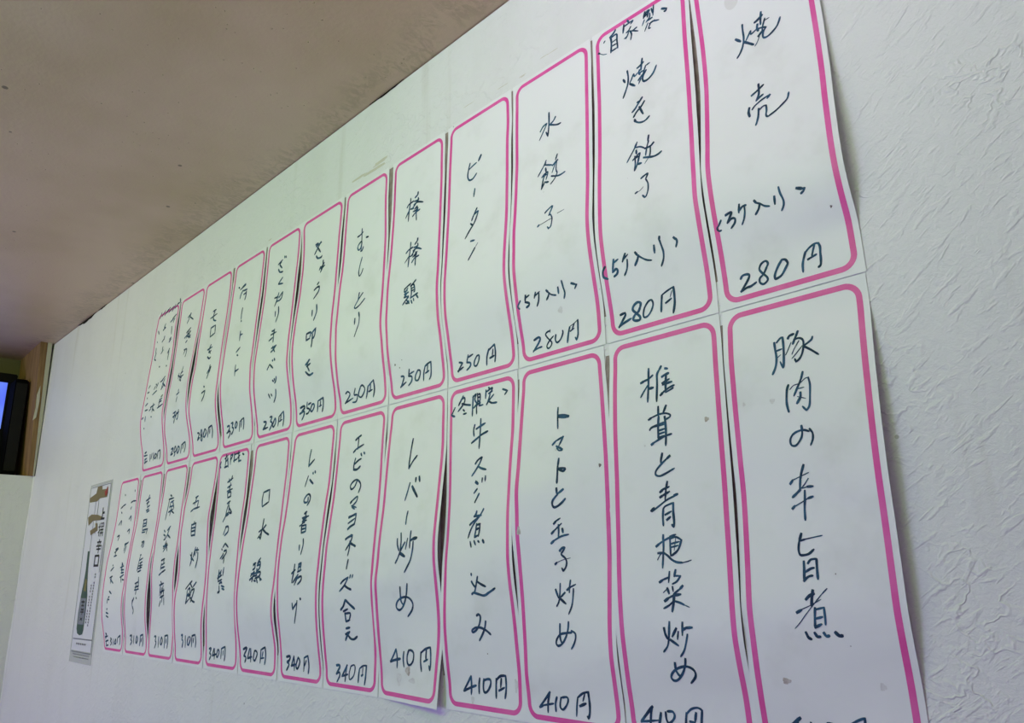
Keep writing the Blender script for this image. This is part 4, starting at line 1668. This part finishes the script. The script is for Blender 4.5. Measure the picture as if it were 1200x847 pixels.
flat('brush_stroke', [[(57, 8), (89, 9), (92, 18), (122, 19), (135, 28), (132, 39), (84, 38), (63, 44), (10, 43), (4, 32), (51, 24)],
 [(10, 79), (34, 73), (83, 77), (112, 83), (104, 91), (53, 89), (21, 99)], [(38, 112), (75, 105), (71, 96), (87, 97), (93, 114), (46, 123)]], OL, .0014)
flat('seal', [[(113, 24), (122, 23), (128, 14), (132, 15), (134, 26), (128, 36), (118, 34)]], RED, .0017)
def glyph(P, x, y, w, h, sw): return [line(x+a*w/10, y+b*h/10, x+c*w/10, y+d*h/10, sw) for a, b, c, d in P]
T = []
T += glyph([(5, 0, 5, 9), (5, 4.5, 9, 4.5), (0, 9.3, 10, 9.3)], 98, 62, 34, 28, 5)
T += glyph([(0, 3, 3.5, 2.5), (2, 0, 2, 9.5), (0, 7, 3.5, 5), (4.5, .5, 6.6, .5), (6.6, .5, 6.6, 3), (4.5, 3, 6.6, 3), (7.6, .5, 9.8, .5), (9.8, .5, 9.8, 3), (7.6, 3, 9.8, 3), (4, 5, 10, 5), (5.5, 4, 5.5, 7), (8.4, 4, 8.4, 7), (3.8, 7.2, 10, 7.2), (5.6, 7.5, 4.4, 9.6), (8.2, 7.5, 9.8, 9.6)], 98, 97, 36, 33, 3)
T += glyph([(5, 0, 5, 2), (1, 2, 9, 2), (3, 2.5, 3.6, 4.4), (7, 2.5, 6.4, 4.4), (0, 4.8, 10, 4.8), (1, 7, 9, 7), (5, 5, 5, 10)], 98, 135, 36, 32, 3.6)
T += glyph([(1, 0, 1, 10), (1, .5, 9, .5), (9, 0, 9, 10), (1, 9, 9, 9)], 95, 171, 34, 26, 5)
flat('poster_lettering', T, BK, .0013)
flat('bottle', [[(41, 160), (54, 160), (58, 200), (66, 235), (77, 262), (79, 300), (78, 338), (74, 346), (56, 349), (37, 345), (29, 335), (27, 300), (31, 262), (38, 235), (43, 205)]], GRN, .0013)
flat('bottle_mark', [[(48, 222), (62, 226), (64, 252), (46, 250)]], GOLD, .0015)
flat('bottle_label', [[(31, 267), (74, 267), (76, 325), (34, 325)]], LAB, .0015)
flat('label_lettering', glyph([(0, 3, 10, 3), (5, 0, 5, 9), (1, 9, 9, 9)], 42, 271, 24, 14, 3.5)+glyph([(1, 2, 9, 2), (2, 0, 2, 6), (8, 0, 8, 6), (0, 6, 10, 6), (5, 2, 5, 10)], 43, 289, 24, 15, 3)+glyph([(1, 2, 9, 8), (9, 2, 1, 8)], 44, 308, 20, 10, 2.6), BK, .0017)
random.seed(4); small = []
for x, ya, yb in ((116, 213, 330), (97, 238, 322)):
    y = ya
    while y < yb:
        xx = x-(y-ya)*.09
        if random.random() < .9:
            small += [line(xx-3, y, xx+3, y+.3, 1.4), line(xx-random.random()*2, y-2, xx+random.random()*2, y+2.4, 1.3), line(xx-3, y+2, xx+3, y+2.2, 1.1)]
        y += 6.2
for k in range(7): small += [line(40+k*10.5, 367, 46+k*10.5, 366.6, 2), line(43+k*10.5, 364.5, 43+k*10.5, 370, 1.6)]
flat('fine_print', small, BK, .0013)
flat('caption', [line(24+k*9, 390+(k % 2)*.4, 30+k*9, 390, 2) for k in range(13)]+[line(30+k*9, 396, 36+k*9, 396, 2) for k in range(12)], GREY, .0009)

# adhesive marks left on the wall above the strips
GLUE = mat('old_glue', (.66, .63, .52), .4)
for k, (x, z, w, h) in enumerate(((-.70, SEAM+.383, .075, .011), (-.46, SEAM+.385, .03, .002), (-.41, SEAM+.379, .03, .002), (-.32, SEAM+.384, .035, .002), (-.36, SEAM+.376, .02, .0015), (-1.02, SEAM+.375, .02, .004))):
    random.seed(k); V, F = [], []
    for j in range(5 if h > .005 else 2):
        b = len(V); cx = x+random.uniform(-.5, .5)*w; cz = z+random.uniform(-.5, .5)*h; n = 10; ww = w*random.uniform(.15, .4); hh = max(h*random.uniform(.1, .3), .0006); V.append((cx, -.0004, cz))
        for q in range(n): a = q*2*math.pi/n; f = random.uniform(.6, 1.1); V.append((cx+ww*f*math.cos(a), -.0002, cz+hh*f*math.sin(a)))
        F += [(b, b+1+q, b+1+(q+1) % n) for q in range(n)]
    o = mesh('adhesive_residue', V, F, GLUE); o['kind'] = 'stuff'
    o.parent = bpy.data.objects['wall_back']

# dark brown bands coloured onto the wall behind the joints between neighbouring strips
BROWN = mat('joint_brown', (.27, .215, .18), .7); t = NT(BROWN); t.l.new(t.mix(t.ramp(t.noise(t.pos(), 60, 4, .6), .35, .7), (.24, .19, .16), (.36, .30, .26)), t.b.inputs['Base Color'])
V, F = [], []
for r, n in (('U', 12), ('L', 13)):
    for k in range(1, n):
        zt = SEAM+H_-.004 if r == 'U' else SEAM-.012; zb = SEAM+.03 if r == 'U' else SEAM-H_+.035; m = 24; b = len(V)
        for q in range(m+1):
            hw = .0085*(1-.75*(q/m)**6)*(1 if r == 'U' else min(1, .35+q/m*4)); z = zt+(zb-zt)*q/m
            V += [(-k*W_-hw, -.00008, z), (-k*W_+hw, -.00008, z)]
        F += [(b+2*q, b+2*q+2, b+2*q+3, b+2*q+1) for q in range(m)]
o = mesh('joint_band', V, F, BROWN); o['kind'] = 'stuff'; o.parent = bpy.data.objects['wall_back']
